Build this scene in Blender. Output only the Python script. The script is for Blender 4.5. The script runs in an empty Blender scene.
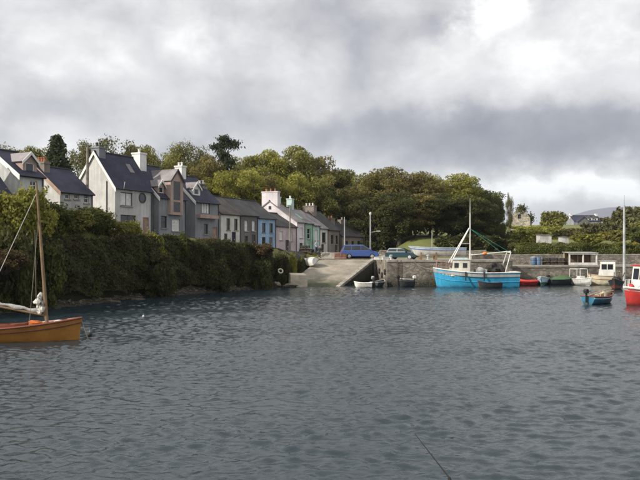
import bpy, bmesh, math, random
import numpy as np
from mathutils import Vector, Matrix

# ------------------------------------------------------------------ camera, sky, sun, exposure
SC = bpy.context.scene
COL = SC.collection
CAM_H, FPX, HOR = 4.0, 700.0, 250.0          # eye height above the water, focal length and horizon row (640 px wide picture)
cam_d = bpy.data.cameras.new('camera')
cam = bpy.data.objects.new('camera', cam_d)
COL.objects.link(cam)
cam.location = (0, 0, CAM_H)
cam.rotation_euler = (math.radians(90), 0, 0)
cam_d.sensor_fit = 'HORIZONTAL'
cam_d.sensor_width = 36.0
cam_d.lens = 36.0 * FPX / 640.0
cam_d.shift_y = (HOR - 240.0) / 640.0
cam_d.clip_start = 0.1
cam_d.clip_end = 20000
SC.camera = cam

SUN_DIR = Vector((-0.84, -0.44, 0.58)).normalized()       # towards the sun
sun_d = bpy.data.lights.new('sun', 'SUN')
sun_d.energy = 5.0
sun_d.angle = math.radians(1.5)
sun_d.color = (1.0, 0.93, 0.82)
sun = bpy.data.objects.new('sun', sun_d)
COL.objects.link(sun)
sun.rotation_euler = SUN_DIR.to_track_quat('Z', 'Y').to_euler()

SC.view_settings.view_transform = 'Standard'
SC.view_settings.look = 'None'
SC.view_settings.gamma = 1.0
SC.view_settings.use_curve_mapping = False
SC.view_settings.exposure = 0.28
SC.render.engine = 'CYCLES'
SC.cycles.use_denoising = True
SC.cycles.max_bounces = 6
SC.cycles.diffuse_bounces = 3
SC.cycles.glossy_bounces = 3
SC.cycles.transmission_bounces = 4
SC.cycles.transparent_max_bounces = 4
SC.cycles.volume_bounces = 0
SC.cycles.filter_width = 1.7


def build_world():
    w = bpy.data.worlds.new('World')
    SC.world = w
    w.use_nodes = True
    nt = w.node_tree
    nt.nodes.clear()
    N, L = nt.nodes.new, nt.links.new

    def m(op, a, b=None, c=None):
        n = N('ShaderNodeMath')
        n.operation = op
        for i, v in enumerate((a, b, c)):
            if v is None:
                continue
            if isinstance(v, (int, float)):
                n.inputs[i].default_value = v
            else:
                L(v, n.inputs[i])
        return n.outputs[0]
    out = N('ShaderNodeOutputWorld')
    bg = N('ShaderNodeBackground')
    bg.inputs['Strength'].default_value = 0.1
    L(bg.outputs[0], out.inputs['Surface'])
    sky = N('ShaderNodeTexSky')
    sky.sky_type = 'NISHITA'
    sky.sun_disc = False
    sky.sun_elevation = math.asin(SUN_DIR.z)
    sky.sun_rotation = math.atan2(SUN_DIR.x, SUN_DIR.y)
    tc = N('ShaderNodeTexCoord')
    sep = N('ShaderNodeSeparateXYZ')
    L(tc.outputs['Generated'], sep.inputs[0])
    x, y, z = sep.outputs
    az = m('ARCTAN2', x, y)
    el = m('ARCSINE', z)
    # stretched direction for the cloud noises (flat bottoms, wider than tall)
    comb = N('ShaderNodeCombineXYZ')
    L(az, comb.inputs[0])
    L(m('MULTIPLY', el, 1.3), comb.inputs[1])
    comb.inputs[2].default_value = 3.7

    def noise(scale, detail, rough, dist=0.0, off=(0, 0, 0)):
        mp = N('ShaderNodeMapping')
        mp.inputs['Location'].default_value = off
        L(comb.outputs[0], mp.inputs[0])
        n = N('ShaderNodeTexNoise')
        n.inputs['Scale'].default_value = scale
        n.inputs['Detail'].default_value = detail
        n.inputs['Roughness'].default_value = rough
        n.inputs['Distortion'].default_value = dist
        L(mp.outputs[0], n.inputs['Vector'])
        return n.outputs['Fac']
    n_big = noise(4.5, 8, 0.5, 0.2, (1.3, 0.4, 0))
    n_mid = noise(9, 9, 0.52, 0.3, (5.1, 2.2, 0))
    n_wx = noise(10, 9, 0.62, 0, (8.0, 1.0, 2.0))
    n_wy = noise(10, 9, 0.62, 0, (3.0, 7.0, 5.0))
    n_fine = noise(30, 9, 0.62, 0.4, (2.0, 9.0, 1.0))
    azw = m('ADD', az, m('MULTIPLY', m('SUBTRACT', n_wx, 0.5), 0.20))
    elw = m('ADD', el, m('MULTIPLY', m('SUBTRACT', n_wy, 0.5), 0.09))
    v = m('ADD', m('ADD', 0.60, m('MULTIPLY', m('MAXIMUM', m('SINE', el), 0.0), 0.40)), m('MULTIPLY', m('SUBTRACT', n_big, 0.5), 0.62))
    v = m('ADD', v, m('MULTIPLY', m('SUBTRACT', n_mid, 0.5), 0.34))
    v = m('ADD', v, m('MULTIPLY', m('SUBTRACT', n_fine, 0.5), 0.13))
    n_puff = noise(17, 8, 0.55, 0.6, (4.0, 3.0, 2.5))
    v = m('ADD', v, m('MULTIPLY', m('SUBTRACT', n_puff, 0.5), 0.26))
    # rounded billows
    wv = N('ShaderNodeCombineXYZ')
    L(azw, wv.inputs[0])
    L(m('MULTIPLY', elw, 1.4), wv.inputs[1])
    for vs, va in ((9.0, .28),):
        vo = N('ShaderNodeTexVoronoi')
        vo.voronoi_dimensions = '2D'
        vo.feature = 'SMOOTH_F1'
        vo.inputs['Scale'].default_value = vs
        vo.inputs['Smoothness'].default_value = .55
        L(wv.outputs[0], vo.inputs['Vector'])
        v = m('ADD', v, m('MULTIPLY', m('SUBTRACT', 0.42, vo.outputs['Distance']), va))
    # the cloud masses in view: (px, py, half-width px, half-height px, amount)
    for (px, py, rx, ry, amp) in SKY_BLOBS:
        a0 = math.atan((px - 320) / FPX)
        e0 = math.atan((HOR - py) / FPX * math.cos(a0))
        da = m('DIVIDE', m('SUBTRACT', azw, a0), rx / FPX)
        de = m('DIVIDE', m('SUBTRACT', elw, e0), ry / FPX)
        r2 = m('ADD', m('MULTIPLY', da, da), m('MULTIPLY', de, de))
        v = m('ADD', v, m('MULTIPLY', m('POWER', 2.718, m('MULTIPLY', r2, -1.0)), amp))
    ramp = N('ShaderNodeValToRGB')
    cr = ramp.color_ramp
    cr.interpolation = 'LINEAR'
    cr.elements[0].position, cr.elements[0].color = 0.10, (.225, .23, .265, 1)
    cr.elements[1].position, cr.elements[1].color = 1.0, (1.08, 1.08, 1.06, 1)
    for p, c in ((.36, (.36, .365, .40, 1)), (.56, (.545, .545, .555, 1)), (.78, (.76, .76, .755, 1))):
        e = cr.elements.new(p)
        e.color = c
    L(v, ramp.inputs[0])
    sc10 = N('ShaderNodeVectorMath')
    sc10.operation = 'SCALE'
    sc10.inputs['Scale'].default_value = 10.0
    L(ramp.outputs[0], sc10.inputs[0])
    mx = N('ShaderNodeMix')
    mx.data_type = 'RGBA'
    mx.inputs['Factor'].default_value = 0.95
    L(sky.outputs[0], mx.inputs['A'])
    L(sc10.outputs[0], mx.inputs['B'])
    L(mx.outputs['Result'], bg.inputs['Color'])


SKY_BLOBS = [
    (360, 14, 95, 38, -.34), (488, 15, 36, 34, .30), (545, 78, 85, 32, .09), (430, 132, 310, 28, -.34),
    (580, 136, 120, 24, -.20), (570, 188, 150, 15, .42), (572, 174, 16, 8, .15), (480, 178, 25, 8, .12), (160, 45, 130, 40, .06), (60, 108, 120, 20, -.12),
    (130, 130, 90, 18, .12), (440, 28, 30, 25, -.20),
]
build_world()


def P(px, py, Y):
    """the point at distance Y that the photograph shows at (px, py)"""
    return Vector(((px - 320.0) / FPX * Y, Y, CAM_H + (HOR - py) / FPX * Y))


# ------------------------------------------------------------------ materials
MATS = {}


def pm(name, col, rough=0.85, var=0.22, scale=1.5, bump=0.15, bscale=14.0, col2=None, mixs=None, metallic=0.0, spec=0.3, island=0.0,
       stain=None, courses=None, streak=0.0, detail=5):
    """procedural Principled material: two-scale colour variation, bump, optional tide stain / slate courses / rain streaks"""
    if name in MATS:
        return MATS[name]
    mt = bpy.data.materials.new(name)
    mt.use_nodes = True
    nt = mt.node_tree
    N, L = nt.nodes.new, nt.links.new
    b = nt.nodes['Principled BSDF']
    b.inputs['Roughness'].default_value = rough
    b.inputs['Metallic'].default_value = metallic
    b.inputs['Specular IOR Level'].default_value = spec
    geo = N('ShaderNodeNewGeometry')
    pos = geo.outputs['Position']

    def noise(s, d=detail, r=0.6, vec=None):
        n = N('ShaderNodeTexNoise')
        n.inputs['Scale'].default_value = s
        n.inputs['Detail'].default_value = d
        n.inputs['Roughness'].default_value = r
        L(vec or pos, n.inputs['Vector'])
        return n.outputs['Fac']

    def mixc(f, a, c, mode='MIX'):
        x = N('ShaderNodeMix')
        x.data_type = 'RGBA'
        x.blend_type = mode
        for sock, v in (('Factor', f), ('A', a), ('B', c)):
            if isinstance(v, (int, float)):
                x.inputs[sock].default_value = v
            elif isinstance(v, tuple):
                x.inputs[sock].default_value = (*v, 1)
            else:
                L(v, x.inputs[sock])
        return x.outputs['Result']

    def rng(f, a, c, lo=0.0, hi=1.0):
        r = N('ShaderNodeMapRange')
        r.inputs[1].default_value, r.inputs[2].default_value = a, c
        r.inputs[3].default_value, r.inputs[4].default_value = lo, hi
        L(f, r.inputs[0])
        return r.outputs[0]
    c2 = col2 or tuple(min(1, v * (1 - 1.6 * var)) for v in col)
    hi = tuple(min(1, v * (1 + var)) for v in col)
    c = mixc(rng(noise(mixs or scale), .32, .68), hi, c2)
    c = mixc(rng(noise(scale * 7.3), .3, .7, 0, .5), c, mixc(1.0, c, (1 - var, 1 - var, 1 - var), 'MULTIPLY'))
    if island:
        r = rng(geo.outputs['Random Per Island'], 0, 1, 1 - island, 1 + island * .8)
        cx = N('ShaderNodeCombineColor')
        for i in range(3):
            L(r, cx.inputs[i])
        c = mixc(1.0, c, cx.outputs[0], 'MULTIPLY')
    if streak:
        mp = N('ShaderNodeMapping')
        mp.inputs['Scale'].default_value = (3.0, 3.0, .25)
        L(pos, mp.inputs[0])
        c = mixc(rng(noise(1.2, 5, .6, mp.outputs[0]), .45, .75, 0, streak), c, tuple(v * .45 for v in col))
    if stain:
        z0, z1, sc = stain
        sp = N('ShaderNodeSeparateXYZ')
        L(pos, sp.inputs[0])
        ad = N('ShaderNodeMath')
        ad.operation = 'ADD'
        L(sp.outputs[2], ad.inputs[0])
        L(rng(noise(1.3), 0, 1, -.45, .45), ad.inputs[1])
        c = mixc(rng(ad.outputs[0], z0, z1, 1, 0), c, sc)
    L(c, b.inputs['Base Color'])
    hgt = noise(bscale, 4)
    if courses:
        sp = N('ShaderNodeSeparateXYZ')
        L(pos, sp.inputs[0])
        wv = N('ShaderNodeMath')
        wv.operation = 'FRACT'
        sc_ = N('ShaderNodeMath')
        sc_.operation = 'MULTIPLY'
        L(sp.outputs[2], sc_.inputs[0])
        sc_.inputs[1].default_value = courses
        L(sc_.outputs[0], wv.inputs[0])
        ad = N('ShaderNodeMath')
        ad.operation = 'MULTIPLY_ADD'
        L(wv.outputs[0], ad.inputs[0])
        ad.inputs[1].default_value = .6
        L(hgt, ad.inputs[2])
        hgt = ad.outputs[0]
    if bump:
        bn = N('ShaderNodeBump')
        bn.inputs['Strength'].default_value = bump
        bn.inputs['Distance'].default_value = .06
        L(hgt, bn.inputs['Height'])
        L(bn.outputs[0], b.inputs['Normal'])
    MATS[name] = mt
    return mt


def leaf_mat(name, col, col2, scale=.35, island=.32, trans=.42):
    if name in MATS:
        return MATS[name]
    mt = pm(name, col, rough=.65, col2=col2, mixs=scale, scale=scale, var=.3, bump=0, island=island, spec=.2)
    nt = mt.node_tree
    b = nt.nodes['Principled BSDF']
    tr = nt.nodes.new('ShaderNodeBsdfTranslucent')
    ms = nt.nodes.new('ShaderNodeMixShader')
    ms.inputs[0].default_value = trans
    nt.links.new(b.inputs['Base Color'].links[0].from_socket, tr.inputs[0])
    nt.links.new(b.outputs[0], ms.inputs[1])
    nt.links.new(tr.outputs[0], ms.inputs[2])
    nt.links.new(ms.outputs[0], nt.nodes['Material Output'].inputs['Surface'])
    return mt


def stone_mat(name, col, col2, scale=1.6, stain=None, mortar=(.10, .09, .075)):
    """rubble masonry: voronoi stones with recessed joints"""
    if name in MATS:
        return MATS[name]
    mt = pm(name, col, rough=.92, var=.3, scale=.35, col2=col2, bump=.5, bscale=6, stain=stain)
    nt = mt.node_tree
    N, L = nt.nodes.new, nt.links.new
    b = nt.nodes['Principled BSDF']
    geo = N('ShaderNodeNewGeometry')
    mp = N('ShaderNodeMapping')
    mp.inputs['Scale'].default_value = (scale * .62, scale * .62, scale * 1.25)
    L(geo.outputs['Position'], mp.inputs[0])
    v1 = N('ShaderNodeTexVoronoi')
    v1.feature = 'DISTANCE_TO_EDGE'
    v1.inputs['Scale'].default_value = 1.6
    L(mp.outputs[0], v1.inputs['Vector'])
    v2 = N('ShaderNodeTexVoronoi')
    v2.inputs['Scale'].default_value = 1.6
    L(mp.outputs[0], v2.inputs['Vector'])
    old = b.inputs['Base Color'].links[0].from_socket
    hsv = N('ShaderNodeHueSaturation')
    L(old, hsv.inputs['Color'])
    mr = N('ShaderNodeMapRange')
    mr.inputs[3].default_value, mr.inputs[4].default_value = .6, 1.35
    sp = N('ShaderNodeSeparateColor')
    L(v2.outputs['Color'], sp.inputs[0])
    L(sp.outputs[0], mr.inputs[0])
    L(mr.outputs[0], hsv.inputs['Value'])
    mx = N('ShaderNodeMix')
    mx.data_type = 'RGBA'
    ed = N('ShaderNodeMapRange')
    ed.inputs[1].default_value, ed.inputs[2].default_value = .0, .07
    L(v1.outputs['Distance'], ed.inputs[0])
    L(ed.outputs[0], mx.inputs['Factor'])
    mx.inputs['A'].default_value = (*mortar, 1)
    L(hsv.outputs[0], mx.inputs['B'])
    L(mx.outputs['Result'], b.inputs['Base Color'])
    bp = [n for n in nt.nodes if n.type == 'BUMP'][0]
    ad = N('ShaderNodeMath')
    ad.operation = 'MULTIPLY_ADD'
    L(ed.outputs[0], ad.inputs[0])
    ad.inputs[1].default_value = .8
    L(bp.inputs['Height'].links[0].from_socket, ad.inputs[2])
    L(ad.outputs[0], bp.inputs['Height'])
    return mt


def glass_mat():
    if 'glass' in MATS:
        return MATS['glass']
    mt = pm('glass', (.025, .03, .035), rough=.06, var=.3, scale=.8, bump=0, spec=.6)
    return mt


# ------------------------------------------------------------------ mesh helpers
class MB:
    def __init__(s):
        s.v, s.f, s.m = [], [], []
        s.mi = 0

    def add(s, vs, fs):
        o = len(s.v)
        s.v += [tuple(p) for p in vs]
        s.f += [tuple(i + o for i in f) for f in fs]
        s.m += [s.mi] * len(fs)
        return s

    def box(s, x0, x1, y0, y1, z0, z1):
        v = [(x0, y0, z0), (x1, y0, z0), (x1, y1, z0), (x0, y1, z0), (x0, y0, z1), (x1, y0, z1), (x1, y1, z1), (x0, y1, z1)]
        return s.add(v, [(0, 3, 2, 1), (4, 5, 6, 7), (0, 1, 5, 4), (1, 2, 6, 5), (2, 3, 7, 6), (3, 0, 4, 7)])

    def poly(s, pts):
        return s.add(pts, [tuple(range(len(pts)))])

    def slab(s, quad, t, up=(0, 0, 1)):
        """a quad thickened downwards by t along its own normal"""
        q = [Vector(p) for p in quad]
        n = (q[1] - q[0]).cross(q[3] - q[0]).normalized()
        if n.dot(Vector(up)) < 0:
            n = -n
            q = [q[0], q[3], q[2], q[1]]
        lo = [p - n * t for p in q]
        return s.add(q + lo, [(0, 1, 2, 3), (7, 6, 5, 4), (0, 4, 5, 1), (1, 5, 6, 2), (2, 6, 7, 3), (3, 7, 4, 0)])

    def tube(s, pts, r, n=7, cap=True):
        pts = [Vector(p) for p in pts]
        rs = r if isinstance(r, (list, tuple)) else [r] * len(pts)
        vs, fs = [], []
        for i, p in enumerate(pts):
            d = (pts[min(i + 1, len(pts) - 1)] - pts[max(i - 1, 0)]).normalized()
            a = d.cross(Vector((0, 0, 1)))
            if a.length < .05:
                a = d.cross(Vector((1, 0, 0)))
            a.normalize()
            b = d.cross(a)
            for k in range(n):
                t = 2 * math.pi * k / n
                vs.append(p + (a * math.cos(t) + b * math.sin(t)) * rs[i])
        for i in range(len(pts) - 1):
            for k in range(n):
                k2 = (k + 1) % n
                fs.append((i * n + k, i * n + k2, (i + 1) * n + k2, (i + 1) * n + k))
        if cap:
            fs.append(tuple(range(n))[::-1])
            fs.append(tuple((len(pts) - 1) * n + k for k in range(n)))
        return s.add(vs, fs)

    def lathe(s, prof, n=12, c=(0, 0, 0), axis='z'):
        vs, fs = [], []
        for (r, z) in prof:
            for k in range(n):
                t = 2 * math.pi * k / n
                p = (r * math.cos(t), r * math.sin(t), z)
                if axis == 'y':
                    p = (p[0], p[2], p[1])
                elif axis == 'x':
                    p = (p[2], p[0], p[1])
                vs.append((p[0] + c[0], p[1] + c[1], p[2] + c[2]))
        for i in range(len(prof) - 1):
            for k in range(n):
                k2 = (k + 1) % n
                fs.append((i * n + k, i * n + k2, (i + 1) * n + k2, (i + 1) * n + k))
        fs.append(tuple(range(n))[::-1])
        fs.append(tuple((len(prof) - 1) * n + k for k in range(n)))
        return s.add(vs, fs)

    def blob(s, c, r, seed=0, rough=.2, n=10, mm=6):
        """a lumpy ellipsoid"""
        rd = random.Random(seed)
        ph = [rd.uniform(0, 6.28) for _ in range(9)]
        vs, fs = [], []
        for i in range(mm + 1):
            th = math.pi * i / mm
            for k in range(n):
                t = 2 * math.pi * k / n
                d = Vector((math.sin(th) * math.cos(t), math.sin(th) * math.sin(t), math.cos(th)))
                g = 1 + rough * (math.sin(3 * d.x + ph[0]) * math.sin(2.5 * d.y + ph[1]) + .6 * math.sin(5 * d.z + ph[2] + 3 * d.x)
                                 + .4 * math.sin(7 * d.y + ph[3]) * math.cos(6 * d.x + ph[4]))
                vs.append((c[0] + d.x * r[0] * g, c[1] + d.y * r[1] * g, c[2] + d.z * r[2] * g))
        for i in range(mm):
            for k in range(n):
                k2 = (k + 1) % n
                fs.append((i * n + k, (i + 1) * n + k, (i + 1) * n + k2, i * n + k2))
        return s.add(vs, fs)

    def build(s, name, mat, parent=None, smooth=False, bevel=0.0):
        me = bpy.data.meshes.new(name)
        me.from_pydata(s.v, [], s.f)
        mats = mat if isinstance(mat, (list, tuple)) else [mat]
        for mt in mats:
            me.materials.append(mt)
        if len(mats) > 1:
            me.polygons.foreach_set('material_index', s.m)
        bm = bmesh.new()
        bm.from_mesh(me)
        bmesh.ops.remove_doubles(bm, verts=bm.verts, dist=1e-5)
        bmesh.ops.recalc_face_normals(bm, faces=bm.faces)
        bm.to_mesh(me)
        bm.free()
        if smooth:
            me.polygons.foreach_set('use_smooth', [True] * len(me.polygons))
            me.set_sharp_from_angle(angle=math.radians(38))
        me.update()
        o = bpy.data.objects.new(name, me)
        COL.objects.link(o)
        if parent:
            o.parent = parent
        if bevel:
            bv = o.modifiers.new('bevel', 'BEVEL')
            bv.width, bv.segments, bv.limit_method = bevel, 2, 'ANGLE'
        return o


def tag(o, label=None, cat=None, group=None, kind=None):
    for k, v in (('label', label), ('category', cat), ('group', group), ('kind', kind)):
        if v:
            o[k] = v
    return o


def thing(name, label, cat, loc=(0, 0, 0), rz=0.0, group=None, scale=None):
    o = bpy.data.objects.new(name, None)
    COL.objects.link(o)
    o.location = loc
    o.rotation_euler = (0, 0, rz)
    o.empty_display_size = .3
    if scale:
        o.scale = scale
    return tag(o, label, cat, group)


def struct(o, label=None):
    return tag(o, label, None, None, 'structure')


def copy_tree(o, parent=None):
    c = o.copy()
    COL.objects.link(c)
    c.parent = parent
    for ch in o.children:
        copy_tree(ch, c)
    return c


def fast_mesh(name, verts, quads, mat):
    me = bpy.data.meshes.new(name)
    nv, nf = len(verts), len(quads)
    me.vertices.add(nv)
    me.vertices.foreach_set('co', np.asarray(verts, np.float32).ravel())
    me.loops.add(nf * 4)
    me.loops.foreach_set('vertex_index', np.asarray(quads, np.int32).ravel())
    me.polygons.add(nf)
    me.polygons.foreach_set('loop_start', np.arange(0, nf * 4, 4, dtype=np.int32))
    me.update(calc_edges=True)
    me.validate()
    me.materials.append(mat)
    return me


def leaf_mesh(name, pts, size, mat, rng, up=.35, nrm=None, nw=.5):
    """one small bent-free leaf quad per point; pts (n,3), size scalar or (n,)"""
    n = len(pts)
    d = rng.normal(size=(n, 3))
    d[:, 2] += up
    if nrm is not None:
        d = d * (1 - nw) + nrm * nw * 1.6
    d /= np.linalg.norm(d, axis=1, keepdims=True) + 1e-9
    a = np.cross(d, rng.normal(size=(n, 3)))
    a /= np.linalg.norm(a, axis=1, keepdims=True) + 1e-9
    b = np.cross(d, a)
    s = (np.asarray(size) * rng.uniform(.6, 1.35, n))[:, None]
    l, w = s * .62, s * .36
    v = np.stack([pts - a * l, pts - b * w + a * l * .1, pts + a * l, pts + b * w + a * l * .1], 1).reshape(-1, 3)
    q = np.arange(n * 4).reshape(-1, 4)
    return fast_mesh(name, v, q, mat)


def snoise(x, y, seed=0):
    """cheap smooth numpy noise, about -1..1"""
    r = np.random.RandomState(seed)
    o = 0
    for k in range(7):
        a, f, p, q = r.uniform(0, 6.28), r.uniform(.5, 2.2), r.uniform(0, 6.28), r.uniform(.5, 2.2)
        o = o + np.sin((x * math.cos(a) + y * math.sin(a)) * f + p) * np.cos((y * math.cos(a) - x * math.sin(a)) * q + 2 * p)
    return o / 3.2
# ------------------------------------------------------------------ terrain
COAST = [(-60, -300), (-40, 0), (-30, 22), (-24, 36), (-19.9, 43.5), (-18, 48), (-14.6, 59.6), (-8.8, 68), (-5.0, 74.6), (-3.6, 78.5), (-.6, 87.5),
         (6.7, 88.6), (7.8, 77.8), (21.9, 79.0), (22.0, 80.6), (60, 86.2), (120, 95), (600, 130), (6000, 300)]
LANDPOLY = COAST + [(6000, 9000), (-6000, 9000), (-6000, -300)]
FACADE = [(-40, 20), (-22.2, 50), (-19.33, 66), (-17.1, 70.5), (-14.66, 76), (-11.7, 82.3), (-9.71, 86), (-5.84, 93), (-3.22, 98), (-1.03, 103),
          (3.2, 111), (8, 119), (20, 150), (40, 400)]


def seg_dist(x, y, line):
    best = np.full(np.shape(x), 1e9)
    for (x0, y0), (x1, y1) in zip(line[:-1], line[1:]):
        dx, dy = x1 - x0, y1 - y0
        t = np.clip(((x - x0) * dx + (y - y0) * dy) / (dx * dx + dy * dy), 0, 1)
        best = np.minimum(best, np.hypot(x - x0 - t * dx, y - y0 - t * dy))
    return best


def inside(x, y, poly):
    r = np.zeros(np.shape(x), bool)
    n = len(poly)
    for i in range(n):
        x0, y0 = poly[i]
        x1, y1 = poly[(i + 1) % n]
        c = (y0 > y) != (y1 > y)
        xi = (x1 - x0) * (y - y0) / ((y1 - y0) if y1 != y0 else 1e-9) + x0
        r ^= c & (x < xi)
    return r


def sstep(x, a, b):
    t = np.clip((x - a) / (b - a), 0, 1)
    return t * t * (3 - 2 * t)


def ground(x, y):
    x, y = np.asarray(x, float), np.asarray(y, float)
    sd = seg_dist(x, y, COAST) * np.where(inside(x, y, LANDPOLY), 1, -1)
    fx = np.interp(y, [p[1] for p in FACADE], [p[0] for p in FACADE])
    d = (fx - x) * .88                                     # distance behind the house fronts
    zl = np.interp(y, [20, 45, 66, 84, 98, 107, 125, 400], [6.0, 5.8, 5.35, 4.2, 3.2, 2.82, 2.82, 4.0])
    zl = zl + .13 * np.clip(d - 7, 0, 60)
    zr = 2.78 + (3.2 - 2.3 * sstep(x, 23, 33)) * sstep(y, 97.5, 119) + .075 * np.clip(y - 119, 0, 112) + .01 * np.clip(y - 231, 0, 400)
    k = sstep(x, 9, 17)
    z = zl * (1 - k) + zr * k
    z = z + (.12 * snoise(x * .35, y * .35, 3) + .5 * snoise(x * .05, y * .05, 4)) * sstep(np.maximum(d, np.where(x > 9, y - 99, -9)), 8, 25)
    prof = np.interp(sd, [-6, -1.5, 0, 1.1, 3.4, 6], [-2.2, -.7, 0, .4, 1, 1])
    steep = np.where(sd < 1.1, prof, .4 + (z - .4) * np.interp(sd, [1.1, 3.2], [0, 1]))
    quayside = (x > 6.5) & (y < 96)
    steep = np.where(quayside & (sd > 0), np.minimum(z, np.interp(sd, [0, 1.2], [-.5, 2.78])), steep)
    low = (x > 21.2) & (y < 88.6 + (x - 21.5) * .117) & (sd > 0)
    steep = np.where(low, np.minimum(steep, 1.7), steep)
    # far mountain
    m = 300 * np.exp(-((x - 2350) / 900) ** 2 - ((y - 5600) / 900) ** 2) * (1 + .18 * snoise(x * .004, y * .004, 9))
    m = m + 90 * np.exp(-((x - 3600) / 1300) ** 2 - ((y - 5200) / 900) ** 2)
    return np.where(sd > -6, steep, -2.2) + m


def gz(x, y):
    return float(ground(np.array([x]), np.array([y]))[0])


def axis(parts):
    out = []
    for a, b, s in parts:
        out += list(np.arange(a, b, s))
    return np.array(out + [parts[-1][1]])


def grid_mesh(name, xs, ys, zf, mat):
    X, Y = np.meshgrid(xs, ys)
    Z = zf(X, Y)
    v = np.stack([X, Y, Z], -1).reshape(-1, 3)
    nx, ny = len(xs), len(ys)
    i = np.arange(nx * ny).reshape(ny, nx)
    q = np.stack([i[:-1, :-1], i[:-1, 1:], i[1:, 1:], i[1:, :-1]], -1).reshape(-1, 4)
    me = fast_mesh(name, v, q, mat)
    me.polygons.foreach_set('use_smooth', [True] * len(me.polygons))
    o = bpy.data.objects.new(name, me)
    COL.objects.link(o)
    return o


def ground_mat():
    mt = pm('turf', (.098, .122, .030), rough=.95, var=.35, scale=.12, col2=(.125, .11, .045), bump=.4, bscale=3)
    nt = mt.node_tree
    N, L = nt.nodes.new, nt.links.new
    b = nt.nodes['Principled BSDF']
    old = b.inputs['Base Color'].links[0].from_socket
    geo = N('ShaderNodeNewGeometry')
    sp = N('ShaderNodeSeparateXYZ')
    L(geo.outputs['Position'], sp.inputs[0])

    def rng(s, a, c):
        r = N('ShaderNodeMapRange')
        r.inputs[1].default_value, r.inputs[2].default_value = a, c
        L(s, r.inputs[0])
        return r.outputs[0]

    def mix(f, a, c):
        x = N('ShaderNodeMix')
        x.data_type = 'RGBA'
        L(f, x.inputs['Factor'])
        for sk, v in (('A', a), ('B', c)):
            if isinstance(v, tuple):
                x.inputs[sk].default_value = (*v, 1)
            else:
                L(v, x.inputs[sk])
        return x.outputs['Result']
    c = mix(rng(sp.outputs[2], .35, .9), (.045, .038, .028), old)          # shore mud and stones below the bank
    c = mix(rng(sp.outputs[1], 900, 3000), c, (.10, .095, .12))            # heather mountain, distance haze put into its purple-grey colour
    L(c, b.inputs['Base Color'])
    return mt


gnd = grid_mesh('ground', axis([(-6000, -400, 700), (-400, -60, 20), (-60, -34, 3), (-34, 70, .8), (70, 160, 4), (160, 600, 20), (600, 6000, 120)]),
                axis([(-300, 0, 30), (0, 34, 4), (34, 125, .8), (125, 260, 4), (260, 700, 25), (700, 8000, 120)]), ground, ground_mat())
struct(gnd)


# ------------------------------------------------------------------ water
def water_mat():
    mt = bpy.data.materials.new('harbour_water')
    mt.use_nodes = True
    nt = mt.node_tree
    N, L = nt.nodes.new, nt.links.new
    b = nt.nodes['Principled BSDF']
    b.inputs['Base Color'].default_value = (.017, .027, .034, 1)
    b.inputs['Roughness'].default_value = .08
    b.inputs['IOR'].default_value = 1.40
    b.inputs['Specular IOR Level'].default_value = .5
    geo = N('ShaderNodeNewGeometry')

    def noise(sx, sy, scale, detail, rot=0.0, dist=0.0):
        mp = N('ShaderNodeMapping')
        mp.inputs['Scale'].default_value = (sx, sy, 1)
        mp.inputs['Rotation'].default_value = (0, 0, rot)
        L(geo.outputs['Position'], mp.inputs[0])
        n = N('ShaderNodeTexNoise')
        n.inputs['Scale'].default_value = scale
        n.inputs['Detail'].default_value = detail
        n.inputs['Roughness'].default_value = .55
        n.inputs['Distortion'].default_value = dist
        L(mp.outputs[0], n.inputs['Vector'])
        return n.outputs['Fac']

    def mul(a, k, c=None):
        n = N('ShaderNodeMath')
        n.operation = 'MULTIPLY_ADD'
        L(a, n.inputs[0])
        if isinstance(k, float):
            n.inputs[1].default_value = k
        else:
            L(k, n.inputs[1])
        if c is None:
            n.inputs[2].default_value = 0
        else:
            L(c, n.inputs[2])
        return n.outputs[0]
    h = mul(noise(.6, 1.0, 4.5, 3, .18, .4), .022)
    h = mul(noise(.6, 1.0, 13, 2, -.2, .3), .010, h)
    h = mul(noise(.7, 1.0, 24, 2, .1), .005, h)
    # wind lanes: calmer and rougher patches
    r = N('ShaderNodeMapRange')
    r.inputs[1].default_value, r.inputs[2].default_value = .35, .65
    r.inputs[3].default_value, r.inputs[4].default_value = .7, 1.15
    L(noise(.05, .16, 1.0, 3), r.inputs[0])
    bn = N('ShaderNodeBump')
    bn.inputs['Distance'].default_value = 1.0
    L(r.outputs[0], bn.inputs['Strength'])
    L(h, bn.inputs['Height'])
    L(bn.outputs[0], b.inputs['Normal'])
    return mt


def waves(x, y):
    r = np.random.RandomState(5)
    near = (np.abs(x) < 70) & (y < 100) & (y > 4)
    xs, ys = x[near], y[near]
    wx = xs + .10 * np.sin(ys * .9 + .4 * np.sin(xs * .31))
    wy = ys + .10 * np.sin(xs * .83 + .5 * np.sin(ys * .37))
    z = np.zeros_like(xs)
    short = np.zeros_like(xs)
    N = 54
    for k in range(N):
        lam = .20 * (.85 / .20) ** (k / (N - 1))
        a = 1.5 + r.normal() * .8
        sl = .052 * (1.0 if lam < .55 else .6 if lam < .9 else .4)
        f = 2 * math.pi / lam
        w = sl / f * np.sin((wx * math.cos(a) + wy * math.sin(a)) * f + r.uniform(0, 6.28))
        if lam < .4:
            short += w
        else:
            z += w
    gust = 1 + .35 * snoise(xs * .11, ys * .22, 21) + .3 * snoise(xs * .4, ys * .6, 22)
    z = (z + short * np.clip(1.6 - ys / 38, 0, 1)) * np.clip(gust, .35, 1.8)
    out = np.zeros_like(x)
    out[near] = z
    return out


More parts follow.
